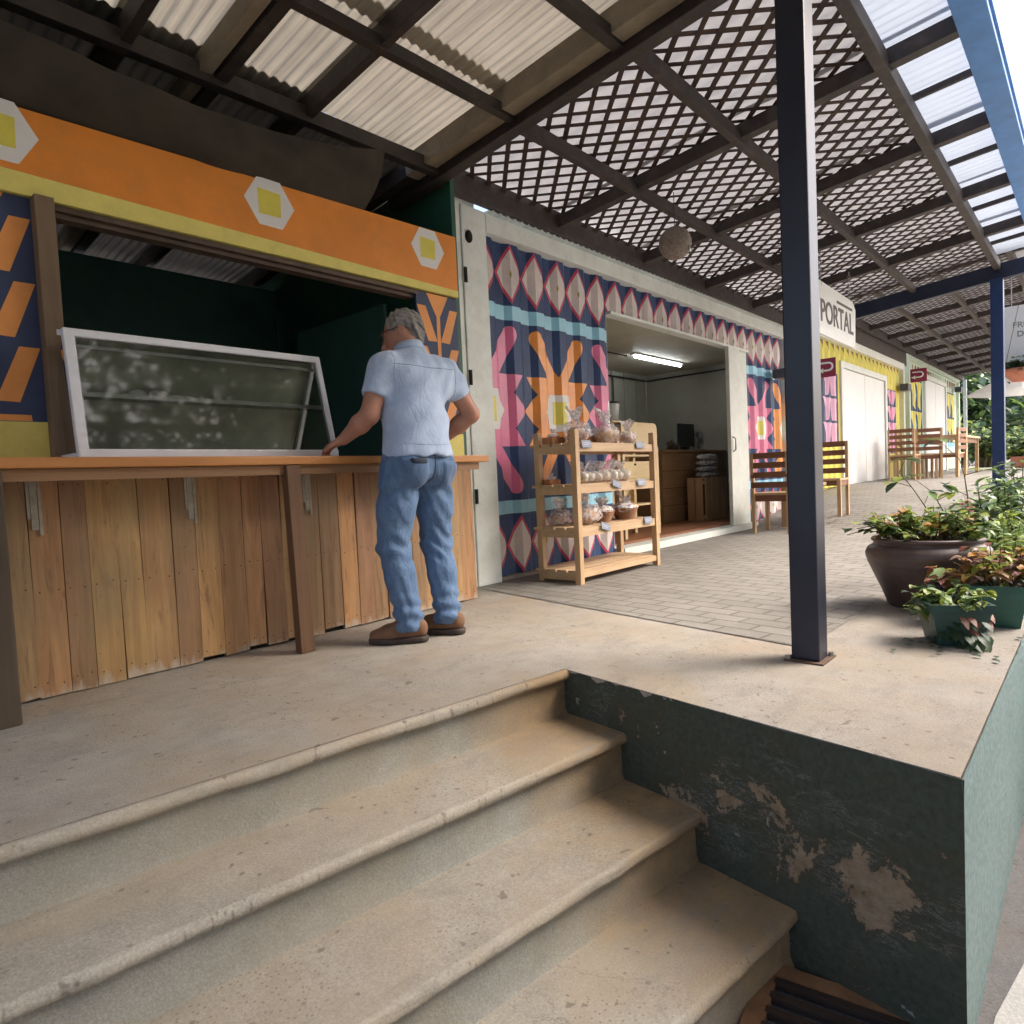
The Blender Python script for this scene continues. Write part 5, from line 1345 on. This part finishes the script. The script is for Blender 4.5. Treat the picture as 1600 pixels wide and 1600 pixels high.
# ------------------------------------------------------------------ person
def surface_nets(F, org, h):
    """vectorised naive surface nets on a numpy field, negative inside"""
    nx, ny, nz = F.shape; S = F < 0
    c = np.zeros((nx-1, ny-1, nz-1), dtype=np.int8)
    for i in (0, 1):
        for j in (0, 1):
            for k in (0, 1): c += S[i:nx-1+i, j:ny-1+j, k:nz-1+k]
    act = (c > 0) & (c < 8); idx = -np.ones(act.shape, dtype=np.int64); ids = np.argwhere(act); idx[act] = np.arange(len(ids))
    acc = np.zeros((len(ids), 3)); cnt = np.zeros(len(ids)); I = ids
    corners = [(i, j, k) for i in (0, 1) for j in (0, 1) for k in (0, 1)]
    for a in corners:
        for ax in range(3):
            if a[ax]: continue
            b = list(a); b[ax] = 1
            fa = F[I[:, 0]+a[0], I[:, 1]+a[1], I[:, 2]+a[2]]; fb = F[I[:, 0]+b[0], I[:, 1]+b[1], I[:, 2]+b[2]]
            m = (fa < 0) != (fb < 0); t_ = np.where(m, fa/np.where(m, fa-fb, 1), 0)
            p = np.array(a, float)[None, :]+np.zeros((len(I), 3)); p[:, ax] = t_
            acc[m] += p[m]; cnt[m] += 1
    V = (acc/cnt[:, None]+ids)*h+np.array(org)
    faces = []
    for ax in range(3):
        o1, o2 = [(1, 2), (2, 0), (0, 1)][ax]
        sl0 = [slice(None)]*3; sl1 = [slice(None)]*3; sl0[ax] = slice(0, -1); sl1[ax] = slice(1, None)
        A, B = S[tuple(sl0)], S[tuple(sl1)]; e = np.argwhere(A != B)
        e = e[(e[:, o1] > 0) & (e[:, o2] > 0) & (e[:, o1] < F.shape[o1]-1) & (e[:, o2] < F.shape[o2]-1)]
        flip = A[e[:, 0], e[:, 1], e[:, 2]]
        q = []
        for d1, d2 in ((1, 1), (0, 1), (0, 0), (1, 0)):
            r = e.copy(); r[:, o1] -= d1; r[:, o2] -= d2; q.append(idx[r[:, 0], r[:, 1], r[:, 2]])
        q = np.stack(q, 1); q[~flip] = q[~flip][:, ::-1]; faces.append(q)
    return V, np.concatenate(faces)
class SDF:
    def __init__(s, lo, hi, h):
        s.h = h; s.lo = np.array(lo, float); s.n = np.ceil((np.array(hi)-s.lo)/h).astype(int)+1; s.F = np.full(s.n, .2)
    def grid(s, lo, hi):
        a = np.clip(np.floor((np.array(lo)-s.lo)/s.h).astype(int), 0, s.n-1); b = np.clip(np.ceil((np.array(hi)-s.lo)/s.h).astype(int)+1, 1, s.n)
        sl = tuple(slice(int(x), int(y)) for x, y in zip(a, b)); ax = [s.lo[i]+s.h*np.arange(a[i], b[i]) for i in range(3)]
        return sl, np.stack(np.meshgrid(*ax, indexing='ij'), -1)
    def cap(s, p, rp, q, rq, k=.02, axes=None, sc=1.0, sub=False):
        """tapered capsule, optionally squashed by factor sc along direction axes"""
        p, q = np.array(p, float), np.array(q, float); m = max(rp, rq)*max(1, sc)+k*2.5+.01
        sl, G = s.grid(np.minimum(p, q)-m, np.maximum(p, q)+m)
        d = q-p; L2 = max((d*d).sum(), 1e-9); t_ = np.clip(((G-p)@d)/L2, 0, 1); v = G-(p+t_[..., None]*d)
        if axes is not None:
            a = np.array(axes, float); a /= np.linalg.norm(a); al = v@a; v = v+(al*(1/sc-1))[..., None]*a
        f = np.sqrt((v*v).sum(-1))-(rp+(rq-rp)*t_)
        s.mix(sl, f, k, sub)
    def ell(s, c, r, k=.02, M=None, sub=False):
        c = np.array(c, float); m = max(r)+k*2.5+.01; sl, G = s.grid(c-m, c+m); v = G-c
        if M is not None: v = v@np.array(M.to_3x3())
        vr = v/np.array(r); l = np.sqrt((vr*vr).sum(-1)); f = (l-1)*min(r)*1.0
        s.mix(sl, f, k, sub)
    def mix(s, sl, f, k, sub):
        A = s.F[sl]
        if sub: f = -f; h_ = np.clip(.5-.5*(A-f)/k, 0, 1) ; s.F[sl] = A*(1-h_)+f*h_+k*h_*(1-h_)
        else: h_ = np.clip(.5+.5*(A-f)/k, 0, 1); s.F[sl] = A*(1-h_)+f*h_-k*h_*(1-h_)
    def disp(s, fn):
        sl, G = s.grid(s.lo, s.lo+s.h*s.n); G = G[:s.n[0], :s.n[1], :s.n[2]]; s.F = s.F+fn(G[..., 0], G[..., 1], G[..., 2])
    def cut(s, n, d):
        """keep n.p < d"""
        sl, G = s.grid(s.lo, s.lo+s.h*s.n); G = G[:s.n[0], :s.n[1], :s.n[2]]; s.F = np.maximum(s.F, G@np.array(n, float)-d)
    def mesh(s, name, m, parent, sm=2):
        F = s.F.copy(); F[0], F[-1], F[:, 0], F[:, -1], F[:, :, 0], F[:, :, -1] = .2, .2, .2, .2, .2, .2
        V, Q = surface_nets(F, s.lo, s.h); me = bpy.data.meshes.new(name); me.from_pydata(V.tolist(), [], Q.tolist()); me.validate()
        bm = bmesh.new(); bm.from_mesh(me)
        for i in range(sm): bmesh.ops.smooth_vert(bm, verts=bm.verts[:], factor=.5, use_axis_x=True, use_axis_y=True, use_axis_z=True)
        bm.to_mesh(me); bm.free(); me.polygons.foreach_set('use_smooth', [True]*len(me.polygons)); me.materials.append(m)
        o = bpy.data.objects.new(name, me); col.objects.link(o); o.parent = parent; o.matrix_parent_inverse = pw_full(parent).inverted(); return o
def cloth(name, c1, c2, weave=400, rough=.85, fold=8):
    m, t, b = nodes(name); v = coord(t); n = noise(t, v, weave, 2); n2 = noise(t, v, fold, 5, .6)
    cc = mix(t, .5, ramp(t, n, [(.3, c1), (.7, c2)]), ramp(t, n2, [(.35, c1), (.65, c2)])); t.links.new(cc, b.inputs['Base Color']); b.inputs['Roughness'].default_value = rough
    b.inputs['Sheen Weight'].default_value = .2
    v2 = coord(t, (1, 1, .45)); n3 = noise(t, v2, 16, 4, .55, 1.2); bm_ = bump(t, b, n3, .35, .02); bump(t, b, n, .15, .001, bm_); return m
def person():
    root = empty('person', (2.02, -.52, .003), 'grey-haired person in a pale blue short-sleeved shirt and jeans leaning on the stall counter', 'person')
    M_skin = paint('skin', (.46, .22, .145), .5, .12, 14, .15, (.35, .12, .08), .25)
    hipL, kneL, ankL = (1.945, -.49, .80), (1.905, -.46, .45), (1.915, -.535, .085)
    hipR, kneR, ankR = (2.125, -.51, .80), (2.145, -.49, .445), (2.125, -.565, .085)
    pel, wai, che = (2.035, -.50, .86), (2.05, -.49, .98), (2.09, -.45, 1.20)
    shL, elL, wrL = (1.925, -.425, 1.275), (1.845, -.42, 1.045), (1.80, -.27, .945)
    shR, elR, wrR = (2.285, -.465, 1.275), (2.415, -.50, 1.065), (2.36, -.30, .935)
    nb, hd = (2.115, -.40, 1.36), (2.125, -.34, 1.455)
    # ---- body
    S = SDF((1.60, -.80, .0), (2.60, -.08, 1.66), .006)
    S.cap(pel, .115, che, .125, .03, (0, 1, 0), .75); S.cap(che, .12, (2.10, -.43, 1.30), .085, .03, (0, 1, 0), .75)
    for a, b_, c_, sg in ((hipL, kneL, ankL, -1), (hipR, kneR, ankR, 1)):
        S.cap(a, .075, b_, .052, .03); S.cap(b_, .05, c_, .034, .02); S.cap(c_, .034, (c_[0], c_[1], .05), .034, .01)
    for a, b_, c_ in ((shL, elL, wrL), (shR, elR, wrR)):
        S.cap(a, .055, b_, .043, .03); mid = tuple(np.array(b_)*.65+np.array(c_)*.35); S.cap(b_, .040, mid, .044, .02); S.cap(mid, .042, c_, .027, .02)
    S.cap(nb, .060, (2.12, -.365, 1.44), .056, .03)
    # head: looks down and to the left of the counter
    fw = Vector((-.62, .72, -.30)).normalized(); up0 = Vector((-.05, .30, .95)); sd = fw.cross(up0).normalized(); up = sd.cross(fw).normalized()
    Mh = Matrix((sd, fw, up)).transposed(); H = Vector(hd)
    def hp(x, y, z): return tuple(H+sd*x+fw*y+up*z)
    S.ell(hp(0, -.012, .025), (.074, .092, .085), .02, Mh); S.ell(hp(0, .03, -.035), (.056, .062, .072), .03, Mh); S.ell(hp(0, .062, -.085), (.026, .022, .02), .02, Mh)
    S.cap(hp(0, .085, .0), .010, hp(0, .108, -.035), .014, .012)                       # nose
    for s_ in (-1, 1):
        S.ell(hp(s_*.029, .082, .008), (.016, .012, .012), .008, Mh, True); S.ell(hp(s_*.029, .074, .008), (.0125, .0125, .0125), .004, Mh)
        S.cap(hp(s_*.018, .094, .030), .006, hp(s_*.045, .082, .030), .005, .008)      # brow
        S.ell(hp(s_*.077, -.012, -.008), (.009, .019, .031), .006, Mh); S.ell(hp(s_*.086, -.008, -.004), (.006, .010, .016), .004, Mh, True)
    S.cap(hp(-.02, .090, -.060), .006, hp(.02, .090, -.060), .006, .008)               # lips
    # hands
    def hand(wr, palm_dir, down, fingers_dir, thumb_side, z_rest):
        W = Vector(wr); pd = Vector(palm_dir).normalized(); side = pd.cross(Vector(down)).normalized(); dn = Vector(down)
        pc = W+pd*.045
        for i in range(4):
            o_ = side*((i-1.5)*.019); k0 = W+pd*.012+o_*.7; k1 = W+pd*.075+o_; S.cap(k0, .017, k1, .012, .010)
            L = (.030, .034, .032, .024)[i]; fd = Vector(fingers_dir); k2 = k1+(fd*.6+pd*.5).normalized()*L; k3 = k2+(fd+dn*.3).normalized()*L*.8; k4 = k3+(fd*.5+dn*.8-pd*.5).normalized()*L*.6
            S.cap(k1, .0100, k2, .0090, .003); S.cap(k2, .0090, k3, .0082, .002); S.cap(k3, .0082, k4, .0076, .002)
        t0 = W+pd*.02+side*(.03*thumb_side); t1 = t0+pd*.03+side*(.016*thumb_side)+dn*.006; t2 = t1+pd*.026+side*(.002*thumb_side)+dn*.012
        S.cap(W+pd*.01+side*(.012*thumb_side), .016, t0, .014, .01); S.cap(t0, .0135, t1, .011, .005); S.cap(t1, .011, t2, .009, .002)
    hand(wrL, (-.35, .80, -.35), (.1, .1, -1), (-.2, .6, -.7), 1, .869)
    hand(wrR, (-.45, .82, -.25), (0, .1, -1), (-.3, .6, -.7), -1, .869)
    body = S.mesh('body', M_skin, root, 1)
    # ---- shirt
    T = SDF((1.66, -.76, .80), (2.58, -.20, 1.44), .0075)
    T.cap((2.035, -.515, .85), .172, (2.05, -.50, 1.0), .158, .04, (.1, 1, 0), .84); T.cap((2.05, -.49, 1.0), .150, (2.085, -.455, 1.17), .158, .04, (.1, 1, 0), .78)
    T.cap((2.0, -.43, 1.225), .10, (2.20, -.455, 1.225), .105, .05); T.cap((2.04, -.42, 1.30), .055, (2.17, -.44, 1.30), .06, .05)
    T.cap((2.105, -.42, 1.33), .070, (2.115, -.395, 1.375), .066, .03)
    for sh, el, dx in ((shL, elL, -1), (shR, elR, 1)):
        a = np.array(sh); b_ = np.array(el); e = a+(b_-a)*.72; T.cap(a+np.array((dx*-.01, 0, 0)), .068, e, .066, .045)
    T.cut((0, .06, -1), -.885)
    dL = np.array(elL)-np.array(shL); dL /= np.linalg.norm(dL); dR = np.array(elR)-np.array(shR); dR /= np.linalg.norm(dR)
    # cut sleeves square
    for sh, d_, L_ in ((shL, dL, .155), (shR, dR, .15)):
        sl, G = T.grid(np.array(sh)-.3, np.array(sh)+.3); pl_ = (G-np.array(sh))@d_-L_
        side = (G[..., 0] < 1.90) if d_[0] < -.0 else (G[..., 0] > 2.30)
        if d_ is dL: side = (G[..., 0]+(1.25-G[..., 2])*.15 < 1.925)
        T.F[sl] = np.where(side, np.maximum(T.F[sl], pl_), T.F[sl])
    T.cut(tuple(np.array((.04, .30, 1))/1.04), (1.392*1+.30*-.40+.04*2.11)/1.04)
    def folds(x, y, z):
        a = .0042*np.sin(38*(x*.75+z*.55)+3*np.sin(9*z)+2*np.sin(11*y)); b_ = .0032*np.sin(55*(z*.9-x*.4)+4*np.sin(8*x)); hem = .006*np.sin(70*x+20*z)*np.clip((.97-z)/.1, 0, 1)
        dg = .005*np.sin(46*(z-1.1*x)+2.5*np.sin(13*x))*np.clip((x-2.05)/.12, 0, 1)
        return a*.8+b_+hem*.25+dg*.7
    T.disp(folds)
    M_sh = cloth('blue_linen', (.33, .44, .63), (.52, .63, .80), 350)
    shirt = T.mesh('shirt', M_sh, root, 1)
    so_ = shirt.modifiers.new('s', 'SOLIDIFY') if False else None
    # collar band and yoke seam
    mb = MB(); cpt = Vector((2.112, -.398, 1.378))
    ring = []
    for k in range(25):
        a = math.radians(-250+k*320/24+90); ring.append(a)
    for rr_, z_, th in ((.071, 0, 0), ):
        vs = []; 
        for a in [2*math.pi*k/28 for k in range(29)]:
            if -.2 < ((a-1.57) % 6.283)-6.283+.0: pass
            for (r2, dz) in ((.068, -.026), (.0625, .014), (.068, .017), (.079, -.022)):
                vs.append(cpt+Vector((math.cos(a)*r2, math.sin(a)*r2*1.0, dz-.25*math.sin(a)*r2)))
        fs = []
        for k in range(28):
            for j in range(4): fs.append((k*4+j, k*4+(j+1) % 4, (k+1)*4+(j+1) % 4, (k+1)*4+j))
        mb.add(vs, fs, 0, True)
    part(mb, 'collar', M_sh, root)
    # ---- jeans
    J = SDF((1.70, -.74, .03), (2.36, -.28, .99), .0065)
    J.cap((1.99, -.50, .84), .125, (2.085, -.50, .84), .125, .04, (0, 1, 0), .92); J.cap((2.035, -.50, .92), .118, (2.035, -.50, .86), .135, .03, (0, 1, 0), .82)
    J.ell((1.965, -.56, .80), (.085, .075, .085), .04); J.ell((2.11, -.57, .80), (.085, .075, .085), .04)
    for h_, kn, an in ((hipL, kneL, ankL), (hipR, kneR, ankR)):
        kn = np.array(kn); an = np.array(an); h2 = np.array(h_)
        J.cap(h2+np.array((0, 0, -.03)), .098, h2*.45+kn*.55, .086, .03); J.cap(h2*.45+kn*.55, .086, kn, .072, .03); J.cap(kn, .071, kn*.6+an*.4+np.array((0, -.008, 0)), .070, .03); J.cap(kn*.6+an*.4+np.array((0, -.008, 0)), .069, an+np.array((0, 0, .02)), .061, .02)
        J.cap(an+np.array((0, 0, .02)), .061, an+np.array((0, .012, -.055)), .064, .01)
    J.cut((0, 0, -1), -.055); J.cut((0, 0, 1), .90)
    def jf(x, y, z):
        kz = np.exp(-((z-.44)/.09)**2); lz = np.exp(-((z-.13)/.08)**2); tz = np.exp(-((z-.70)/.07)**2)
        leg = np.where(x < 2.03, 1., 0.)
        a = kz*.005*np.sin(80*z+35*x*(1-2*leg)+3*np.sin(30*x)); b_ = lz*.007*np.sin(95*z+28*x+20*y); c_ = tz*.006*np.sin(60*(z+.9*np.abs(x-2.04))+1)
        return a+b_+c_+.0022*np.sin(40*z+60*x+3*np.sin(50*y))
    J.disp(jf)
    m, t, b = nodes('denim'); v = coord(t); n = noise(t, v, 500, 2); n2 = noise(t, v, 9, 5, .6)
    cc = mix(t, .55, ramp(t, n2, [(.32, (.05, .10, .20)), (.52, (.10, .18, .32)), (.72, (.20, .31, .47))]), ramp(t, n, [(.3, (.06, .11, .21)), (.7, (.16, .25, .40))]))
    t.links.new(cc, b.inputs['Base Color']); b.inputs['Roughness'].default_value = .85
    n3 = noise(t, coord(t, (1, 1, .7)), 22, 4, .5, 1.0); b1 = bump(t, b, n3, .5, .02); bump(t, b, n, .2, .001, b1)
    jeans = J.mesh('jeans', m, root, 1)
    # pockets and seams laid on the denim
    bv = BVHTree.FromObject(jeans, bpy.context.evaluated_depsgraph_get()); inv = pw_full(root)
    vd = Vector((.64, .768, 0)).normalized()
    bmj = bmesh.new(); bmj.from_mesh(jeans.data); bv = BVHTree.FromBMesh(bmj); bmj.free()
    def onj(x, z, dr, lift):
        o_ = Vector((x, -1.2, z)); hit = bv.ray_cast(o_, Vector(dr).normalized())
        return hit[0]+hit[1]*lift if hit[0] else None
    def patch(name, poly, dr, lift, mat_):
        mb = MB(); n_ = 10; (a0, b0, c0, d0) = [Vector((p[0], p[1])) for p in poly]; g = []
        for i in range(n_+1):
            for j in range(n_+1):
                l = a0.lerp(b0, i/n_); u = d0.lerp(c0, i/n_); p = l.lerp(u, j/n_); edge = i in (0, n_) or j in (0, n_)
                q = onj(p.x, p.y, dr, .0005 if edge else lift)
                if q is None: return
                g.append(q)
        mb.add(g, [(i*(n_+1)+j, (i+1)*(n_+1)+j, (i+1)*(n_+1)+j+1, i*(n_+1)+j+1) for i in range(n_) for j in range(n_)], 0, True); part(mb, name, mat_, root if False else jeans)
    jl = cloth('denim_pocket', (.07, .125, .235), (.12, .20, .34), 500)
    patch('pocket', [(1.905, .715), (2.0, .70), (2.0, .82), (1.895, .825)], (0, 1, 0), .006, jl)
    patch('pocket', [(2.085, .70), (2.17, .715), (2.175, .825), (2.075, .82)], (0, 1, 0), .006, jl)
    patch('wallet_bulge', [(1.91, .815), (1.985, .812), (1.985, .835), (1.905, .837)], (0, 1, 0), .011, cloth('dark_wallet', (.02, .03, .05), (.03, .04, .07), 300))
    def seam(ob, pts, dr, r_, mat_, nm):
        bmx = bmesh.new(); bmx.from_mesh(ob.data); bx_ = BVHTree.FromBMesh(bmx); bmx.free(); out = []
        for (xa_, za_), (xb_, zb_) in zip(pts, pts[1:]):
            for i in range(12):
                f_ = i/11; h_ = bx_.ray_cast(Vector((xa_+(xb_-xa_)*f_, -1.2, za_+(zb_-za_)*f_)), Vector(dr))
                if h_[0]: out.append(h_[0]+h_[1]*.0005)
        if len(out) > 3: mb = MB(); mb.tube(out, r_, 5); part(mb, nm, mat_, ob)
    js = cloth('denim_seam', (.03, .06, .12), (.06, .10, .17), 300); ss = cloth('shirt_seam', (.24, .33, .48), (.33, .42, .58), 300)
    seam(jeans, [(2.04, .88), (2.04, .73)], (0, 1, 0), .0026, js, 'seam'); seam(jeans, [(1.89, .86), (2.04, .835), (2.19, .86)], (0, 1, 0), .0022, js, 'seam')
    seam(shirt, [(1.93, 1.275), (2.10, 1.262), (2.27, 1.27)], (0, 1, 0), .0018, ss, 'seam'); seam(shirt, [(1.945, 1.33), (1.925, 1.22), (1.935, 1.14)], (0, 1, 0), .0014, ss, 'seam'); seam(shirt, [(2.27, 1.31), (2.285, 1.22), (2.27, 1.13)], (0, 1, 0), .0014, ss, 'seam'); seam(shirt, [(1.89, .905), (2.03, .895), (2.17, .905)], (0, 1, 0), .0015, ss, 'seam')
    # ---- hair
    Hs = SDF(tuple(H-Vector((.14, .14, .14))), tuple(H+Vector((.14, .14, .16))), .004)
    Hs.ell(hp(0, -.022, .034), (.083, .094, .089), .01, Mh); Hs.ell(hp(0, -.062, -.02), (.066, .042, .052), .02, Mh)
    Hs.cut(tuple(fw*1.0-up*.50), float((fw*1.0-up*.50).dot(Vector(hp(0, .028, .0)))))
    for s_ in (-1, 1): Hs.ell(hp(s_*.088, .0, -.018), (.026, .036, .040), .008, Mh, True)
    rr = np.random.RandomState(3)
    def hf(x, y, z): return .0035*np.sin(120*x+60*z+4*np.sin(50*y))+.003*np.sin(150*y-90*z+3*np.sin(60*x))+.002*np.sin(230*z+110*x)
    Hs.disp(hf)
    m, t, b = nodes('grey_hair'); v = coord(t, (1, 1, .5)); n = noise(t, v, 110, 5, .7, 1.5); n2 = noise(t, v, 18, 3)
    t.links.new(mix(t, .4, ramp(t, n, [(.3, (.07, .065, .06)), (.5, (.25, .24, .22)), (.7, (.55, .53, .50))]), ramp(t, n2, [(.35, (.13, .12, .11)), (.65, (.42, .40, .37))])), b.inputs['Base Color']); b.inputs['Roughness'].default_value = .6; bump(t, b, n, .9, .008)
    Hs.mesh('hair', m, root, 1)
    # ---- glasses
    mb = MB()
    for s_ in (-1, 1):
        mb.tube([hp(s_*.079, -.005, .012), hp(s_*.079, .05, .014), hp(s_*.066, .095, .012)], .0022, 6)
        mb.tube([hp(s_*(.034+.024*math.cos(a)), .1, .004+.018*math.sin(a)) for a in [i*math.pi/6 for i in range(13)]], .002, 5)
    part(mb, 'glasses', M_black, root)
    # ---- shoes
    M_sho = paint('tan_suede', (.18, .09, .048), .8, .25, 15, .3); M_sol = paint('dark_sole', (.045, .03, .025), .7, .2, 15, .1)
    for an, ddir in ((ankL, (-.70, .71, 0)), (ankR, (-.42, .90, 0))):
        A = np.array((an[0], an[1], 0.)); d_ = np.array(ddir); d_ = d_/np.linalg.norm(d_)
        Sh = SDF(tuple(A-np.array((.28, .12, 0))), tuple(A+np.array((.12, .30, .16))), .005)
        heel = A-d_*.045; toe = A+d_*.155; ball = A+d_*.095
        def q(p, z): return (p[0], p[1], z)
        Sh.cap(q(heel, .055), .036, q(ball, .045), .040, .02); Sh.cap(q(ball, .045), .040, q(toe, .038), .030, .02); Sh.cap(q(heel, .075), .034, q(A+d_*.02, .082), .040, .02); Sh.cap(q(A+d_*.02, .08), .036, q(A+d_*.09, .055), .028, .02)
        Sh.cut((0, 0, -1), -.022)
        Sh.mesh('shoe', M_sho, root, 1)
        So = SDF(tuple(A-np.array((.28, .12, .02))), tuple(A+np.array((.12, .30, .08))), .005)
        So.cap(q(heel, .020), .042, q(ball, .02), .047, .02); So.cap(q(ball, .02), .047, q(toe, .02), .034, .02)
        So.cut((0, 0, 1), .030); So.cut((0, 0, -1), -.004)
        So.mesh('sole', M_sol, root, 0)
person()
